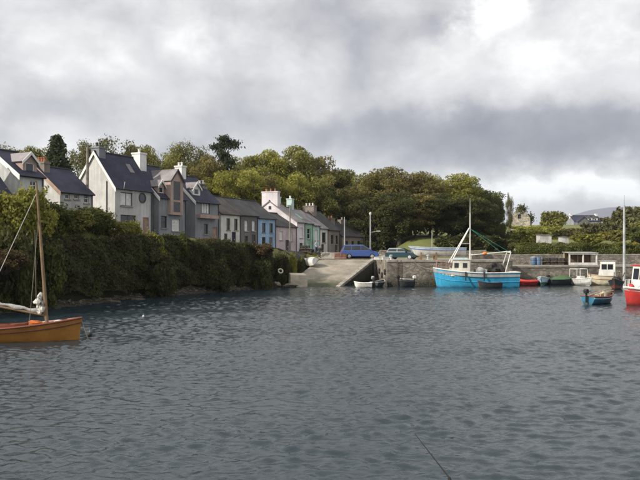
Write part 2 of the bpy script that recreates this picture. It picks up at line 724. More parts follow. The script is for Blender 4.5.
water = grid_mesh('water', axis([(-6000, -80, 740), (-80, -27, 1.5), (-27, 27, .085), (27, 80, .8), (80, 6000, 740)]),
                  axis([(-300, 0, 50), (0, 10, 1), (10, 30, .05), (30, 60, .10), (60, 90, .25), (90, 100, 1), (100, 140, 20)]), waves, water_mat())
struct(water)

# ------------------------------------------------------------------ quays, slipway, road
M_QUAY = stone_mat('quay_stone', (.21, .185, .15), (.14, .128, .11), 2.6, stain=(.35, 1.15, (.028, .03, .018)), mortar=(.13, .115, .095))
M_SHADED_WEEDY = stone_mat('shaded_weedy_stone', (.06, .055, .042), (.035, .035, .024), 2.6, stain=(.3, 1.2, (.018, .02, .012)), mortar=(.03, .03, .022))  # slipway sides: their shade put into the dark stone colour, weed lower down
M_COPE = pm('coping_stone', (.30, .275, .235), rough=.9, var=.25, scale=1.2, bump=.4, bscale=9)
M_CONC = pm('slip_concrete', (.265, .235, .188), rough=.9, var=.28, scale=.45, bump=.6, bscale=5, stain=(.15, 1.0, (.055, .06, .032)), streak=.3)
M_RUBBLE = stone_mat('rubble_stone', (.25, .22, .185), (.16, .145, .125), 2.4)
M_ROAD = pm('asphalt', (.085, .08, .075), rough=.95, var=.2, scale=.5, bump=.3, bscale=20)
M_YARD = pm('quay_surface', (.24, .215, .18), rough=.95, var=.2, scale=.4, bump=.4, bscale=8)


def prism(name, pts, z0, z1, mats, parent=None):
    """upright prism: top face in mats[0], sides in mats[1]"""
    mb = MB()
    n = len(pts)
    mb.mi = 0
    mb.poly([(x, y, z1) for x, y in pts])
    mb.mi = 1
    for i in range(n):
        (x0, y0), (x1, y1) = pts[i], pts[(i + 1) % n]
        mb.poly([(x0, y0, z0), (x1, y1, z0), (x1, y1, z1), (x0, y0, z1)])
    return mb.build(name, mats, parent)


QUAY_TOP = 2.85
quay = struct(prism('quay', [(7.4, 77), (21.5, 78.2), (21.5, 98), (-.5, 98), (.2, 88), (7.1, 88)], -2.2, QUAY_TOP, [M_YARD, M_QUAY]))
low_quay = struct(prism('low_quay', [(21.5, 80), (62, 85.9), (62, 92.6), (21.5, 88.2)], -2.2, 2.15, [M_YARD, M_QUAY]))


def coping(parent, a, b, z, w=.55, t=.24, over=.07, step=1.05, seed=1):
    rd = random.Random(seed)
    a, b = Vector((*a, 0)), Vector((*b, 0))
    d = (b - a)
    ln = d.length
    d.normalize()
    ang = math.atan2(d.y, d.x)
    mb = MB().box(.006, step - .012, -over, w, -t * .75, t * .25)
    base = None
    for i in range(int(ln / step)):
        if base is None:
            o = mb.build('coping_stone', M_COPE, parent, bevel=.02)
            base = o
        else:
            o = base.copy()
            COL.objects.link(o)
        p = a + d * (i * step)
        o.location = (p.x, p.y, z + rd.uniform(-.012, .018))
        o.rotation_euler = (0, 0, ang + rd.uniform(-.008, .008))
    return


coping(quay, (7.4, 77), (21.5, 78.2), QUAY_TOP, seed=2)
coping(low_quay, (21.5, 80), (62, 85.9), 2.15, seed=3)

# slipway: a ramp of concrete that climbs from the water to the road, with a vertical seaward side
mb = MB()
b0, b1, t0, t1 = (-4.7, 74.2, -.45), (1.5, 75.2, -.45), (.1, 88.3, QUAY_TOP + .02), (6.9, 88.3, QUAY_TOP + .02)
mb.mi = 0
NS = 10
for i in range(NS):
    u, w = i / NS, (i + 1) / NS
    L0, L1 = Vector(b0).lerp(t0, u), Vector(b0).lerp(t0, w)
    R0, R1 = Vector(b1).lerp(t1, u), Vector(b1).lerp(t1, w)
    mb.mi = 0
    mb.poly([L0, R0, R1, L1])
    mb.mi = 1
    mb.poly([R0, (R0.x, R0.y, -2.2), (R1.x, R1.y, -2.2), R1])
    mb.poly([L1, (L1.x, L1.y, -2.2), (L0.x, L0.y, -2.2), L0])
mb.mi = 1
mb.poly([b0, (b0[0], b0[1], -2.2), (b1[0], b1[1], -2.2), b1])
slip = struct(mb.build('slipway', [M_CONC, M_SHADED_WEEDY]))
rd = random.Random(8)
for k in range(13):                                    # kerb stones along the seaward edge of the ramp
    p = Vector(b1).lerp(t1, (k + .12) / 13)
    q = Vector(b1).lerp(t1, (k + .97) / 13)
    dr = (q - p).normalized()
    sd = Vector((-dr.y, dr.x, 0)).normalized()
    e = MB().slab([p + sd * -.05 + Vector((0, 0, .10)), q + sd * -.05 + Vector((0, 0, .10)), q + sd * .45 + Vector((0, 0, .10)), p + sd * .45 + Vector((0, 0, .10))], .3)
    e.build('kerb_stone', M_COPE, slip, bevel=.02)

# wall at the back of the low quay, another rubble wall up the hill
def wall_thing(name, label, pts, h, t=.5, mat=None, base=.4, cope=True, z_of=None):
    mb = MB()
    zf = z_of or gz
    P3 = []
    for (x0, y0), (x1, y1) in zip(pts[:-1], pts[1:]):
        n = max(1, int(math.hypot(x1 - x0, y1 - y0) / 3))
        for i in range(n):
            P3.append((x0 + (x1 - x0) * i / n, y0 + (y1 - y0) * i / n))
    P3.append(pts[-1])
    rd = random.Random(len(label))
    zs = [zf(*p) + h + rd.uniform(-.06, .06) for p in P3]
    root = thing(name, label, 'wall', (0, 0, 0))
    cp = MB()
    for i in range(len(P3) - 1):
        (x0, y0), (x1, y1) = P3[i], P3[i + 1]
        d = Vector((x1 - x0, y1 - y0, 0)).normalized()
        n = Vector((-d.y, d.x, 0)) * t * .5
        a, b = Vector((x0, y0, 0)), Vector((x1, y1, 0))
        lo0, lo1 = zs[i] - h - base, zs[i + 1] - h - base
        q = [a - n + Vector((0, 0, zs[i])), b - n + Vector((0, 0, zs[i + 1])), b + n + Vector((0, 0, zs[i + 1])), a + n + Vector((0, 0, zs[i]))]
        g = [a - n + Vector((0, 0, lo0)), b - n + Vector((0, 0, lo1)), b + n + Vector((0, 0, lo1)), a + n + Vector((0, 0, lo0))]
        mb.add(q + g, [(0, 1, 2, 3), (0, 4, 5, 1), (2, 6, 7, 3), (1, 5, 6, 2), (3, 7, 4, 0)])
        if cope:
            n2 = n * 1.12
            cp.slab([a - n2 + Vector((0, 0, zs[i] + .14)), b - n2 + Vector((0, 0, zs[i + 1] + .14)), b + n2 + Vector((0, 0, zs[i + 1] + .14)), a + n2 + Vector((0, 0, zs[i] + .14))], .136)
    mb.build('masonry', mat or M_RUBBLE, root)
    if cope:
        cp.build('coping', M_COPE, root)
    return root


wall_thing('harbour_wall', 'long low rubble stone wall along the back of the quay behind the moored small boats',
           [(18.6, 86.6), (21.5, 88.4), (62, 92.9)], .9, .55, z_of=lambda x, y: 2.45, base=.9)
wall_thing('field_wall', 'pale-topped rubble field wall below the bushes on the hillside', [(29, 104), (40, 106.5), (52, 108)], .9, .5)
wall_thing('boundary_wall', 'grey stone boundary wall under the dark wood behind the blue car', [(8.6, 100.5), (15, 101), (24, 101.5)], .75, .5)

# road in front of the houses, down to the quay
mb = MB()
fa = [Vector((x, y, 0)) for x, y in FACADE[2:11]] + [Vector((5.2, 113.5, 0))]
pts = []
for i in range(len(fa) - 1):
    for k in range(6):
        pts.append(fa[i].lerp(fa[i + 1], k / 6))
rows = []
for i, p in enumerate(pts[:-1]):
    d = (pts[i + 1] - p).normalized()
    n = Vector((d.y, -d.x, 0))
    rows.append([(q.x, q.y, gz(q.x, q.y) + .06) for q in (p + n * (1.3 + 3.4 * j / 5) for j in range(6))])
for a, b in zip(rows[:-1], rows[1:]):
    for j in range(5):
        mb.poly([a[j], a[j + 1], b[j + 1], b[j]])
struct(mb.build('road', M_ROAD))
mb = MB()
for i in range(26):
    for j in range(24):
        q = [(-4.6 + .55 * (i + a), 88.0 + 1.0 * (j + b)) for a, b in ((0, 0), (1, 0), (1, 1), (0, 1))]
        if all(x > -.6 - .2 * max(0, y - 90) and x < 9.2 for x, y in q):
            mb.poly([(x, y, max(gz(x, y), QUAY_TOP if y < 98 and x > -.4 else 0) + .05) for x, y in q])
struct(mb.build('apron', M_YARD))
mb = MB()
rows = []
for i, p in enumerate(pts[:-1]):
    d = (pts[i + 1] - p).normalized()
    n = Vector((d.y, -d.x, 0))
    z = gz(p.x, p.y) + .18
    rows.append([p + n * -.4 + Vector((0, 0, z)), p + n * 1.28 + Vector((0, 0, z)), p + n * 1.3 + Vector((0, 0, z - .5))])
for a, b in zip(rows[:-1], rows[1:]):
    for j in range(2):
        mb.poly([a[j], a[j + 1], b[j + 1], b[j]])
struct(mb.build('pavement', pm('pavement_concrete', (.25, .24, .22), var=.2, bump=.2)))
# the near quay that the picture is taken from (below the frame)
struct(prism('near_quay', [(-16, -12), (16, -12), (16, 4.3), (-16, 4.3)], -2.2, 2.4, [M_YARD, M_QUAY]))
# ------------------------------------------------------------------ houses
M_SLATE_B = pm('slate_blue', (.034, .036, .064), rough=.75, var=.3, scale=.5, bump=.6, bscale=7, courses=4.0, spec=.25, streak=.2)
M_SLATE_G = pm('slate_grey', (.055, .052, .053), rough=.75, var=.3, scale=.6, bump=.6, bscale=7, courses=4.0, streak=.3)
M_SLATE_N = pm('slate_brown', (.10, .082, .07), rough=.8, var=.3, scale=.6, bump=.6, bscale=7, courses=4.0, streak=.3)
M_SLATE_L = pm('slate_pale', (.22, .20, .205), rough=.75, var=.25, scale=.6, bump=.5, bscale=7, courses=4.0)
M_TRIM = pm('white_trim', (.72, .70, .66), rough=.6, var=.1, bump=.05)
M_DARKTRIM = pm('dark_trim', (.06, .05, .05), rough=.6, var=.2, bump=.05)
M_WOODTRIM = pm('timber_trim', (.30, .20, .15), rough=.7, var=.2, bump=.1)
M_POT = pm('chimney_pot_clay', (.34, .15, .09), rough=.85, var=.25, bump=.1)
M_GLASS = glass_mat()
M_CURTAIN = pm('net_curtain', (.66, .65, .64), rough=.8, var=.15, scale=5, bump=.1)
M_PIPE = pm('gutter_black', (.03, .03, .033), rough=.5, var=.1, bump=0)


def render_mat(name, col, streak=.25):
    return pm('render_' + name, col, rough=.92, var=.16, scale=.45, bump=.25, bscale=25, streak=min(.7, streak * 2))


def wall_grid(mb, L, z0, z1, holes, y=0.0, depth=.2):
    """front wall in the plane y with real openings; reveals run back by depth"""
    us = sorted({0, L, *[h[0] for h in holes], *[h[1] for h in holes]})
    zs = sorted({z0, z1, *[h[2] for h in holes], *[h[3] for h in holes]})
    for i in range(len(us) - 1):
        for j in range(len(zs) - 1):
            uc, zc = (us[i] + us[i + 1]) / 2, (zs[j] + zs[j + 1]) / 2
            if any(h[0] < uc < h[1] and h[2] < zc < h[3] for h in holes):
                continue
            mb.poly([(us[i], y, zs[j]), (us[i + 1], y, zs[j]), (us[i + 1], y, zs[j + 1]), (us[i], y, zs[j + 1])])
    for (a, b, c, d) in holes:
        mb.poly([(a, y, c), (b, y, c), (b, y + depth, c), (a, y + depth, c)])
        mb.poly([(a, y, d), (b, y, d), (b, y + depth, d), (a, y + depth, d)])
        mb.poly([(a, y, c), (a, y, d), (a, y + depth, d), (a, y + depth, c)])
        mb.poly([(b, y, c), (b, y, d), (b, y + depth, d), (b, y + depth, c)])


def window_parts(root, a, b, c, d, y=0.0, mat=None, pane=None, mull=1, trans=1, sill=True, fw=.07, second=None):
    """window frame (part) > panes and sill (sub-parts), set back into an opening"""
    m = MB()
    yf, yb = y + .11, y + .18
    m.box(a, a + fw, yf, yb, c, d)
    m.box(b - fw, b, yf, yb, c, d)
    m.box(a + fw, b - fw, yf, yb, c, c + fw)
    m.box(a + fw, b - fw, yf, yb, d - fw, d)
    us = [a + fw + (b - a - 2 * fw) * k / (mull + 1) for k in range(mull + 2)]
    zs = [c + fw + (d - c - 2 * fw) * k / (trans + 1) for k in range(trans + 2)]
    for u in us[1:-1]:
        m.box(u - .025, u + .025, yf + .004, yb - .004, c + fw, d - fw)
    for z in zs[1:-1]:
        m.box(a + fw, b - fw, yf + .008, yb - .008, z - .025, z + .025)
    w = m.build('window', mat or M_TRIM, root)
    k = 0
    for i in range(mull + 1):
        for j in range(trans + 1):
            pmat = pane or M_GLASS
            if second and j == 0:
                pmat = second
            MB().box(us[i] + .004, us[i + 1] - .004, yf + .03, yf + .04, zs[j] + .004, zs[j + 1] - .004).build('pane', pmat, w)
            k += 1
    if sill:
        MB().box(a - .08, b + .08, y - .09, y + .10, c - .11, c - .003).build('sill', M_COPE if sill is True else sill, w)
    return w


def door_parts(root, a, b, c, d, y=0.0, mat=None):
    m = MB()
    m.box(a, a + .07, y + .05, y + .13, c, d)
    m.box(b - .07, b, y + .05, y + .13, c, d)
    m.box(a + .07, b - .07, y + .05, y + .13, d - .08, d)
    m.box(a + .07, b - .07, y + .08, y + .12, c, d - .08)
    o = m.build('door', mat or M_DARKTRIM, root)
    MB().box(b - .2, b - .15, y + .03, y + .078, c + 1.0, c + 1.12).build('handle', M_TRIM, o)
    return o


class House:
    def __init__(s, name, label, A, B, D, eave, ridge, wall, roof, cat='house', zg=None, group='houses along the waterfront street', over=.18, barge=None, dz=0.0):
        """A, B: ground points of the front's near and far corner; D: depth; eave, ridge: heights above the water"""
        s.A, s.B = Vector((A[0], A[1])), Vector((B[0], B[1]))
        d = s.B - s.A
        s.L = d.length
        s.d = d.normalized()
        s.D = D
        s.zg = (gz(*((s.A + s.B) / 2)) if zg is None else zg) + dz
        s.eave, s.ridge = eave - s.zg, ridge - s.zg
        s.wall, s.roofm = wall, roof
        s.root = thing(name, label, cat, (A[0], A[1], s.zg), math.atan2(s.d.y, s.d.x), group)
        s.holes, s.over, s.barge = [], over, barge
        s.todo = []

    def uz(s, px, py):
        """where the photograph's (px, py) lands on the front plane"""
        k = (px - 320) / FPX
        u = (k * s.A.y - s.A.x) / (s.d.x - k * s.d.y)
        Y = s.A.y + s.d.y * u
        return u, CAM_H + (HOR - py) / FPX * Y - s.zg

    def win(s, x0, y0, x1, y1, **kw):
        u0, z1 = s.uz(x0, y0)
        u1, _ = s.uz(x1, y0)
        um, zz = s.uz((x0 + x1) / 2, y0)
        z1 = zz
        z0 = s.uz((x0 + x1) / 2, y1)[1]
        u0, u1 = max(.12, u0), min(s.L - .12, u1)
        s.holes.append((u0, u1, z0, z1))
        s.todo.append(('w', (u0, u1, z0, z1), kw))

    def win_uz(s, u0, u1, z0, z1, **kw):
        s.holes.append((u0, u1, z0, z1))
        s.todo.append(('w', (u0, u1, z0, z1), kw))

    def door(s, u0, u1, h=2.05, mat=None):
        s.holes.append((u0, u1, .02, h))
        s.todo.append(('d', (u0, u1, .02, h), {'mat': mat}))

    def build(s, gut=True):
        L, D, e, r = s.L, s.D, s.eave, s.ridge
        m = MB()
        wall_grid(m, L, -1.6, e, s.holes)
        for x in (0, L):
            m.poly([(x, 0, -1.6), (x, D, -1.6), (x, D, e), (x, D / 2, r - .1), (x, 0, e)])
        m.poly([(0, D, -1.6), (L, D, -1.6), (L, D, e), (0, D, e)])
        s.wallo = m.build('wall', s.wall, s.root)
        for kind, h, kw in s.todo:
            if kind == 'w':
                window_parts(s.root, *h, **kw)
            else:
                door_parts(s.root, *h, **kw)
        o = s.over
        sl = (r - e) / (D / 2)
        f = MB()
        t = .14
        f.slab([(-o * .6, -o, e - o * sl + t), (L + o * .6, -o, e - o * sl + t), (L + o * .6, D / 2, r + t), (-o * .6, D / 2, r + t)], t)
        f.slab([(-o * .6, D / 2, r + t), (L + o * .6, D / 2, r + t), (L + o * .6, D + o, e - o * sl + t), (-o * .6, D + o, e - o * sl + t)], t)
        s.roof = f.build('roof', s.roofm, s.root)
        MB().tube([(-o * .6, D / 2, r + t + .02), (L + o * .6, D / 2, r + t + .02)], .09, 6).build('ridge_tiles', M_SLATE_G, s.roof)
        if gut:
            MB().tube([(0, -o - .06, e - o * sl + t - .05), (L, -o - .06, e - o * sl + t - .05)], .055, 6).build('gutter', M_PIPE, s.root)
            MB().tube([(L - .15, -.06, e - .1), (L - .15, -.06, .05)], .04, 6).build('downpipe', M_PIPE, s.root)
        if s.barge:
            for x in s.barge[1]:
                xx = -o * .6 - .03 if x == 0 else L + o * .6 + .03
                b = MB()
                for sg in (-1, 1):
                    y0 = -o - .05 if sg < 0 else D + o + .05
                    z0 = e - (o + .05) * sl
                    q = [(y0, z0 + t + .03), (D / 2, r + t + .03), (D / 2, r - .20), (y0, z0 - .20)]
                    b.add([(xx - .025, y, z) for y, z in q] + [(xx + .025, y, z) for y, z in q],
                          [(0, 1, 2, 3), (7, 6, 5, 4), (0, 4, 5, 1), (1, 5, 6, 2), (2, 6, 7, 3), (3, 7, 4, 0)])
                b.build('bargeboard', s.barge[0], s.root)
        return s

    def chimney(s, u, top, w=.7, dpt=.9, mat=None, pots=2, v=None, potmat=None, low=None):
        """stack on the ridge; top = height above the water"""
        v = s.D / 2 if v is None else v
        zt = top - s.zg
        zb = s.ridge - abs(v - s.D / 2) * (s.ridge - s.eave) / (s.D / 2) - .9 if low is None else low
        m = MB()
        m.box(u - w / 2, u + w / 2, v - dpt / 2, v + dpt / 2, zb, zt - .16)
        m.box(u - w / 2 - .06, u + w / 2 + .06, v - dpt / 2 - .06, v + dpt / 2 + .06, zt - .16, zt)
        c = m.build('chimney', mat or M_RUBBLE, s.root)
        for k in range(pots):
            vv = v + (k - (pots - 1) / 2) * (dpt / max(pots, 1)) * .85
            MB().lathe([(.13, 0), (.11, .3), (.14, .34), (.14, .42), (.10, .42)], 9, (u, vv, zt + .002)).build('chimney_pot', potmat or M_POT, c)
        return c

    def dormer(s, uc, w, zb, ze, zr, vf, wall, roof, front=None, wins=None, trim=None, over=.15):
        """gabled dormer/bay: front plane at v = vf, its ridge runs back into the main roof"""
        sl = (s.ridge - s.eave) / (s.D / 2)
        vb_e = max(vf + .3, (ze - s.eave) / sl)
        vb_r = max(vf + .3, (zr - s.eave) / sl) + .05
        a, b = uc - w / 2, uc + w / 2
        m = MB()
        holes = [(a + x0, a + x1, z0, z1) for (x0, x1, z0, z1) in (wins or [])]
        m2 = MB()
        us = sorted({a, b, *[h[0] for h in holes], *[h[1] for h in holes]})
        zs = sorted({zb, ze, *[h[2] for h in holes], *[h[3] for h in holes]})
        for i in range(len(us) - 1):
            for j in range(len(zs) - 1):
                ucn, zc = (us[i] + us[i + 1]) / 2, (zs[j] + zs[j + 1]) / 2
                if any(h[0] < ucn < h[1] and h[2] < zc < h[3] for h in holes):
                    continue
                m.poly([(us[i], vf, zs[j]), (us[i + 1], vf, zs[j]), (us[i + 1], vf, zs[j + 1]), (us[i], vf, zs[j + 1])])
        m.poly([(a, vf, ze), (b, vf, ze), (uc, vf, zr - .05)])
        for x in (a, b):
            m.poly([(x, vf, zb), (x, vb_e + .2, zb), (x, vb_e + .2, ze), (x, vf, ze)])
        for (x0, x1, z0, z1) in holes:
            dp = .12
            m.poly([(x0, vf, z0), (x1, vf, z0), (x1, vf + dp, z0), (x0, vf + dp, z0)])
            m.poly([(x0, vf, z1), (x1, vf, z1), (x1, vf + dp, z1), (x0, vf + dp, z1)])
            m.poly([(x0, vf, z0), (x0, vf, z1), (x0, vf + dp, z1), (x0, vf + dp, z0)])
            m.poly([(x1, vf, z0), (x1, vf, z1), (x1, vf + dp, z1), (x1, vf + dp, z0)])
        dm = m.build('dormer', wall, s.root)
        rs = (zr - ze) / (w / 2)
        f = MB()
        o = over
        t = .1
        f.slab([(a - o, vf - o, ze - o * rs + t), (a - o, vb_e + .1, ze - o * rs + t), (uc, vb_r, zr + t), (uc, vf - o, zr + t)], t)
        f.slab([(b + o, vf - o, ze - o * rs + t), (b + o, vb_e + .1, ze - o * rs + t), (uc, vb_r, zr + t), (uc, vf - o, zr + t)], t)
        f.build('dormer_roof', roof, dm)
        bb = MB()
        for sg in (-1, 1):
            x0 = uc + sg * (w / 2 + o)
            z0 = ze - o * rs
            q = [(x0, z0 + t + .02), (uc, zr + t + .02), (uc, zr - .12), (x0, z0 - .12)]
            y0 = vf - o
            bb.add([(x, y0 - .045, z) for x, z in q] + [(x, y0 - .003, z) for x, z in q], [(0, 1, 2, 3), (7, 6, 5, 4), (0, 4, 5, 1), (1, 5, 6, 2), (2, 6, 7, 3), (3, 7, 4, 0)])
        bb.build('dormer_bargeboard', trim or M_DARKTRIM, dm)
        for (x0, x1, z0, z1) in holes:
            mm = MB()
            fw = .06
            mm.box(x0, x0 + fw, vf + .04, vf + .1, z0, z1)
            mm.box(x1 - fw, x1, vf + .04, vf + .1, z0, z1)
            mm.box(x0 + fw, x1 - fw, vf + .04, vf + .1, z0, z0 + fw)
            mm.box(x0 + fw, x1 - fw, vf + .04, vf + .1, z1 - fw, z1)
            mm.build('window_frame', front or M_TRIM, dm)
            MB().box(x0 + fw, x1 - fw, vf + .06, vf + .07, z0 + fw, z1 - fw).build('window_pane', M_GLASS, dm)
        return dm


def G(px, Y):
    return ((px - 320) / FPX * Y, Y)


def far_corner(A, px, d):
    """the point along direction d from A that shows at column px"""
    k = (px - 320) / FPX
    u = (k * A[1] - A[0]) / (d[0] - k * d[1])
    return (A[0] + d[0] * u, A[1] + d[1] * u)


DIRM = Vector((.46, .888)).normalized()
R_WHITE = render_mat('white', (.47, .46, .45))
R_GREY = render_mat('grey', (.23, .24, .255))
R_PALE = render_mat('pale', (.50, .50, .49))
R_CREAM = render_mat('cream', (.60, .585, .53), .15)
R_SLATEGREY = render_mat('dark_grey', (.16, .155, .15))
R_BLUE = render_mat('blue', (.29, .42, .58), .12)
R_PINK = render_mat('pink', (.52, .42, .43), .2)
R_LILAC = render_mat('lilac', (.62, .57, .59), .15)
R_GREEN = render_mat('green', (.27, .43, .32), .15)
R_MINT = render_mat('mint', (.46, .58, .55), .15)
R_BROWN = render_mat('brown', (.22, .19, .165))
R_SALMON = render_mat('salmon', (.40, .30, .26))
R_CHIMWHITE = render_mat('chimney_white', (.70, .69, .67), .1)

# nearest house, only the end of its roof shows over the bushes
A = G(-62, 43.5)
h = House('slate_house', 'low dark roof cut by the left edge, nearest house of the street', A, far_corner(A, 11, DIRM), 5.6, 7.7, 10.6, R_WHITE, M_SLATE_B)
h.build()
# house with the gabled dormer
A = G(19, 50)
h = House('dormer_house', 'pale house with one gabled grey-roofed dormer behind the leftmost bushes', A, far_corner(A, 44, DIRM), 5.8, 9.35, 11.3, R_PALE, M_SLATE_B, barge=(M_TRIM, [0]))
h.win(30, 181, 37, 190)
h.build()
h.dormer(h.L * .60, 1.25, h.eave + .15, h.eave + 1.15, h.eave + 1.75, .45, R_SALMON, M_SLATE_L, wins=[(.25, 1.0, h.eave + .35, h.eave + 1.05)], trim=M_TRIM)
# low slate house
A = G(60, 57)
h = House('slate_house', 'low house with wide slate roof beside the tall white gable', A, far_corner(A, 93, DIRM), 5.6, 8.75, 10.9, R_WHITE, M_SLATE_B, barge=(M_WOODTRIM, [0]))
h.win(65, 194, 70, 199, mat=M_TRIM, mull=0, trans=0)
h.win(74, 194, 79, 199, mat=M_TRIM, mull=0, trans=0)
h.win(84, 194, 89, 203, mull=0)
h.build()
h.chimney(.5, 11.35, .6, 1.5, R_BROWN, 4)
# tall white gable house with round window
A = G(115, 66)
h = House('gable_house', 'tall house with bright white gable and round porthole window', A, far_corner(A, 152, DIRM), 5.2, 9.95, 13.35, R_WHITE, M_SLATE_B, barge=(M_TRIM, [0]))
h.win(120.5, 192.5, 132.5, 206, mat=M_DARKTRIM, pane=M_CURTAIN, mull=1, trans=0)
h.win(120.5, 215, 136, 226, mat=M_DARKTRIM, mull=1, trans=0)
h.door(h.L - 1.35, h.L - .45, 2.05, M_WOODTRIM)
u, z = h.uz(142.3, 198)
h.round = (u, z)
h.build()
# porthole: ring and glass
ring = MB()
n = 20
for k in range(n):
    a0, a1 = 2 * math.pi * k / n, 2 * math.pi * (k + 1) / n
    q = []
    for (rr, yy) in ((.40, -.05), (.52, -.05), (.52, .02), (.40, .02)):
        q.append([(u + rr * math.cos(t), yy, z + rr * math.sin(t)) for t in (a0, a1)])
    for i in range(4):
        j = (i + 1) % 4
        ring.poly([q[i][0], q[i][1], q[j][1], q[j][0]])
w = ring.build('porthole', M_DARKTRIM, h.root)
MB().lathe([(.405, -.012), (.405, -.006)], 20, (u, 0, z), 'y').build('pane', M_GLASS, w)
h.chimney(.5, 13.95, .85, 1.0, R_GREY, 2, potmat=M_DARKTRIM)
MB().tube([(1.0, -.12, 9.7 - h.zg), (1.0, -.3, 10.5 - h.zg)], .03, 5).build('aerial', M_TRIM, h.root)
MB().box(h.L * .62, h.L * .62 + .7, .65, .75, h.eave + .55, h.eave + .6).build('flashing', M_SLATE_L, h.root)
sl = (h.ridge - h.eave) / (h.D / 2)
MB().slab([(h.L * .66, 1.2, h.eave + 1.2 * sl + .2), (h.L * .66 + .62, 1.2, h.eave + 1.2 * sl + .2), (h.L * .66 + .62, 1.9, h.eave + 1.9 * sl + .2), (h.L * .66, 1.9, h.eave + 1.9 * sl + .2)], .05).build('skylight', M_SLATE_L, h.root)
# scaffold-like pipes on the gable
MB().tube([(-.06, 1.0, h.eave + .6), (-.06, 1.0, .05)], .045, 6).build('drainpipe', M_PIPE, h.root)
MB().box(-.09, -.003, 3.0, 3.9, 1.0, 2.3).build('gable_window', M_GLASS, h.root)
# house with the tall bay
A = G(159, 70.8)
h = House('bay_house', 'grey house with tall narrow gabled bay window and big white chimney', A, far_corner(A, 186, DIRM), 7.6, 9.35, 12.9, R_GREY, M_SLATE_B, barge=(M_TRIM, [0]))
h.win(161, 216, 167, 228, mat=M_DARKTRIM, mull=0)
h.win(172, 219, 180, 231, mat=M_TRIM, pane=M_CURTAIN, mull=1)
h.build()
u0, _ = h.uz(168, 200)
u1, _ = h.uz(180.5, 200)
zt = h.uz(174, 170)[1]
ze = h.uz(174, 181)[1]
zb = h.uz(174, 215)[1]
wd = u1 - u0
h.dormer((u0 + u1) / 2, wd, zb, ze, zt, -.35, R_SALMON, M_SLATE_L, front=M_WOODTRIM, wins=[(wd * .22, wd * .78, zb + .25, zb + 1.35), (wd * .22, wd * .78, zb + 1.5, ze - .05)], trim=M_DARKTRIM)
h.chimney(1.0, 14.15, 1.0, 1.1, R_CHIMWHITE, 1, v=h.D / 2 - .3, potmat=R_CHIMWHITE)
h.dormer(.75, 1.0, h.eave + .4, h.eave + 1.2, h.eave + 1.75, .35, R_SALMON, M_SLATE_L, wins=[(.2, .8, h.eave + .5, h.eave + 1.1)], trim=M_TRIM)
# house with the wide three-light window
A = G(195, 77)
h = House('terrace_house', 'house with broad three-light upstairs window and white bargeboard', A, far_corner(A, 219, DIRM), 6.6, 9.35, 12.4, R_GREY, M_SLATE_B, barge=(M_TRIM, [0]))
h.win(202, 203, 210, 214, mat=M_DARKTRIM, pane=M_CURTAIN, mull=2, trans=0)
h.win(204, 224, 208, 234, mat=M_DARKTRIM, mull=0)
h.door(h.L - 1.3, h.L - .35, 2.1, M_WOODTRIM)
h.build()
u0, z0 = h.uz(198, 215)
MB().box(.3, h.L - .8, -.55, -.005, h.uz(205, 218.5)[1], h.uz(205, 215)[1]).build('balcony', R_SALMON, h.root)
h.dormer(1.2, 1.3, h.eave + .7, h.eave + 1.55, h.eave + 2.2, .7, R_CHIMWHITE, M_SLATE_L, wins=[(.25, 1.05, h.eave + .85, h.eave + 1.5)], trim=M_TRIM)
h.chimney(1.6, 13.6, .8, 1.0, R_CHIMWHITE, 2, potmat=R_CHIMWHITE)
h.chimney(h.L - .3, 11.7, .7, 1.1, M_RUBBLE, 2, v=h.D / 2 - 1.0, potmat=R_CHIMWHITE)


def cottage(name, label, p0, Y0, p1, Y1, D, ye, yr_z, wall, roof, wins, door=None, chim=(), barge=None, two=None):
    A, B = G(p0, Y0), G(p1, Y1)
    Ym = (Y0 + Y1) / 2
    e = CAM_H + (HOR - ye) / FPX * Ym
    h = House(name, label, A, B, D, e, yr_z, wall, roof, barge=barge)
    for w in wins:
        h.win(*w[:4], **(w[4] if len(w) > 4 else {}))
    if door:
        h.door(*door)
    h.build()
    for c in chim:
        h.chimney(**c)
    return h


WD = dict(mat=M_DARKTRIM, mull=0)
cottage('cottage', 'small cream cottage with two tall upstairs windows and brown slate roof', 221, 82.4, 240.6, 86, 6.0, 214.5, 10.5, R_CREAM, M_SLATE_N,
        [(226.5, 218.3, 230.2, 230, WD), (234.2, 218.8, 237.8, 230.3, WD), (224.2, 233.5, 227.5, 240.5, WD)], (2.2, 3.05, 2.0, M_SLATE_B),
        [dict(u=.3, top=11.4, w=.65, dpt=1.0, mat=M_RUBBLE, pots=1, potmat=R_CHIMWHITE)])
cottage('cottage', 'dark grey rendered cottage between the cream one and the blue one', 240.8, 86.05, 258, 89.2, 6.6, 215.6, 10.5, R_SLATEGREY, M_SLATE_G,
        [(244.6, 220.5, 248, 231, dict(pane=M_CURTAIN, mull=0)), (252, 220.8, 255.3, 231, dict(pane=M_CURTAIN, mull=0)), (244.6, 236, 248, 246, WD)], (2.3, 3.1, 2.0))
cottage('cottage', 'bright blue cottage in the middle of the street', 258.2, 89.25, 275.8, 93, 6.6, 218.6, 10.45, R_BLUE, M_SLATE_G,
        [(262, 223, 265.6, 232.5, WD), (269.5, 223.3, 273, 232.8, WD), (262, 237, 265.6, 246, WD)], (2.6, 3.45, 2.0, R_SLATEGREY))
cottage('cottage', 'low pink-grey cottage under the broad white chimney gable', 276, 93.05, 296.6, 98, 6.2, 226.8, 9.05, R_PINK, M_SLATE_G,
        [(279.5, 231, 283, 240, dict(pane=M_CURTAIN, mull=0)), (289, 232, 292.3, 241, dict(pane=M_CURTAIN, mull=0))], (2.5, 3.4, 2.0))
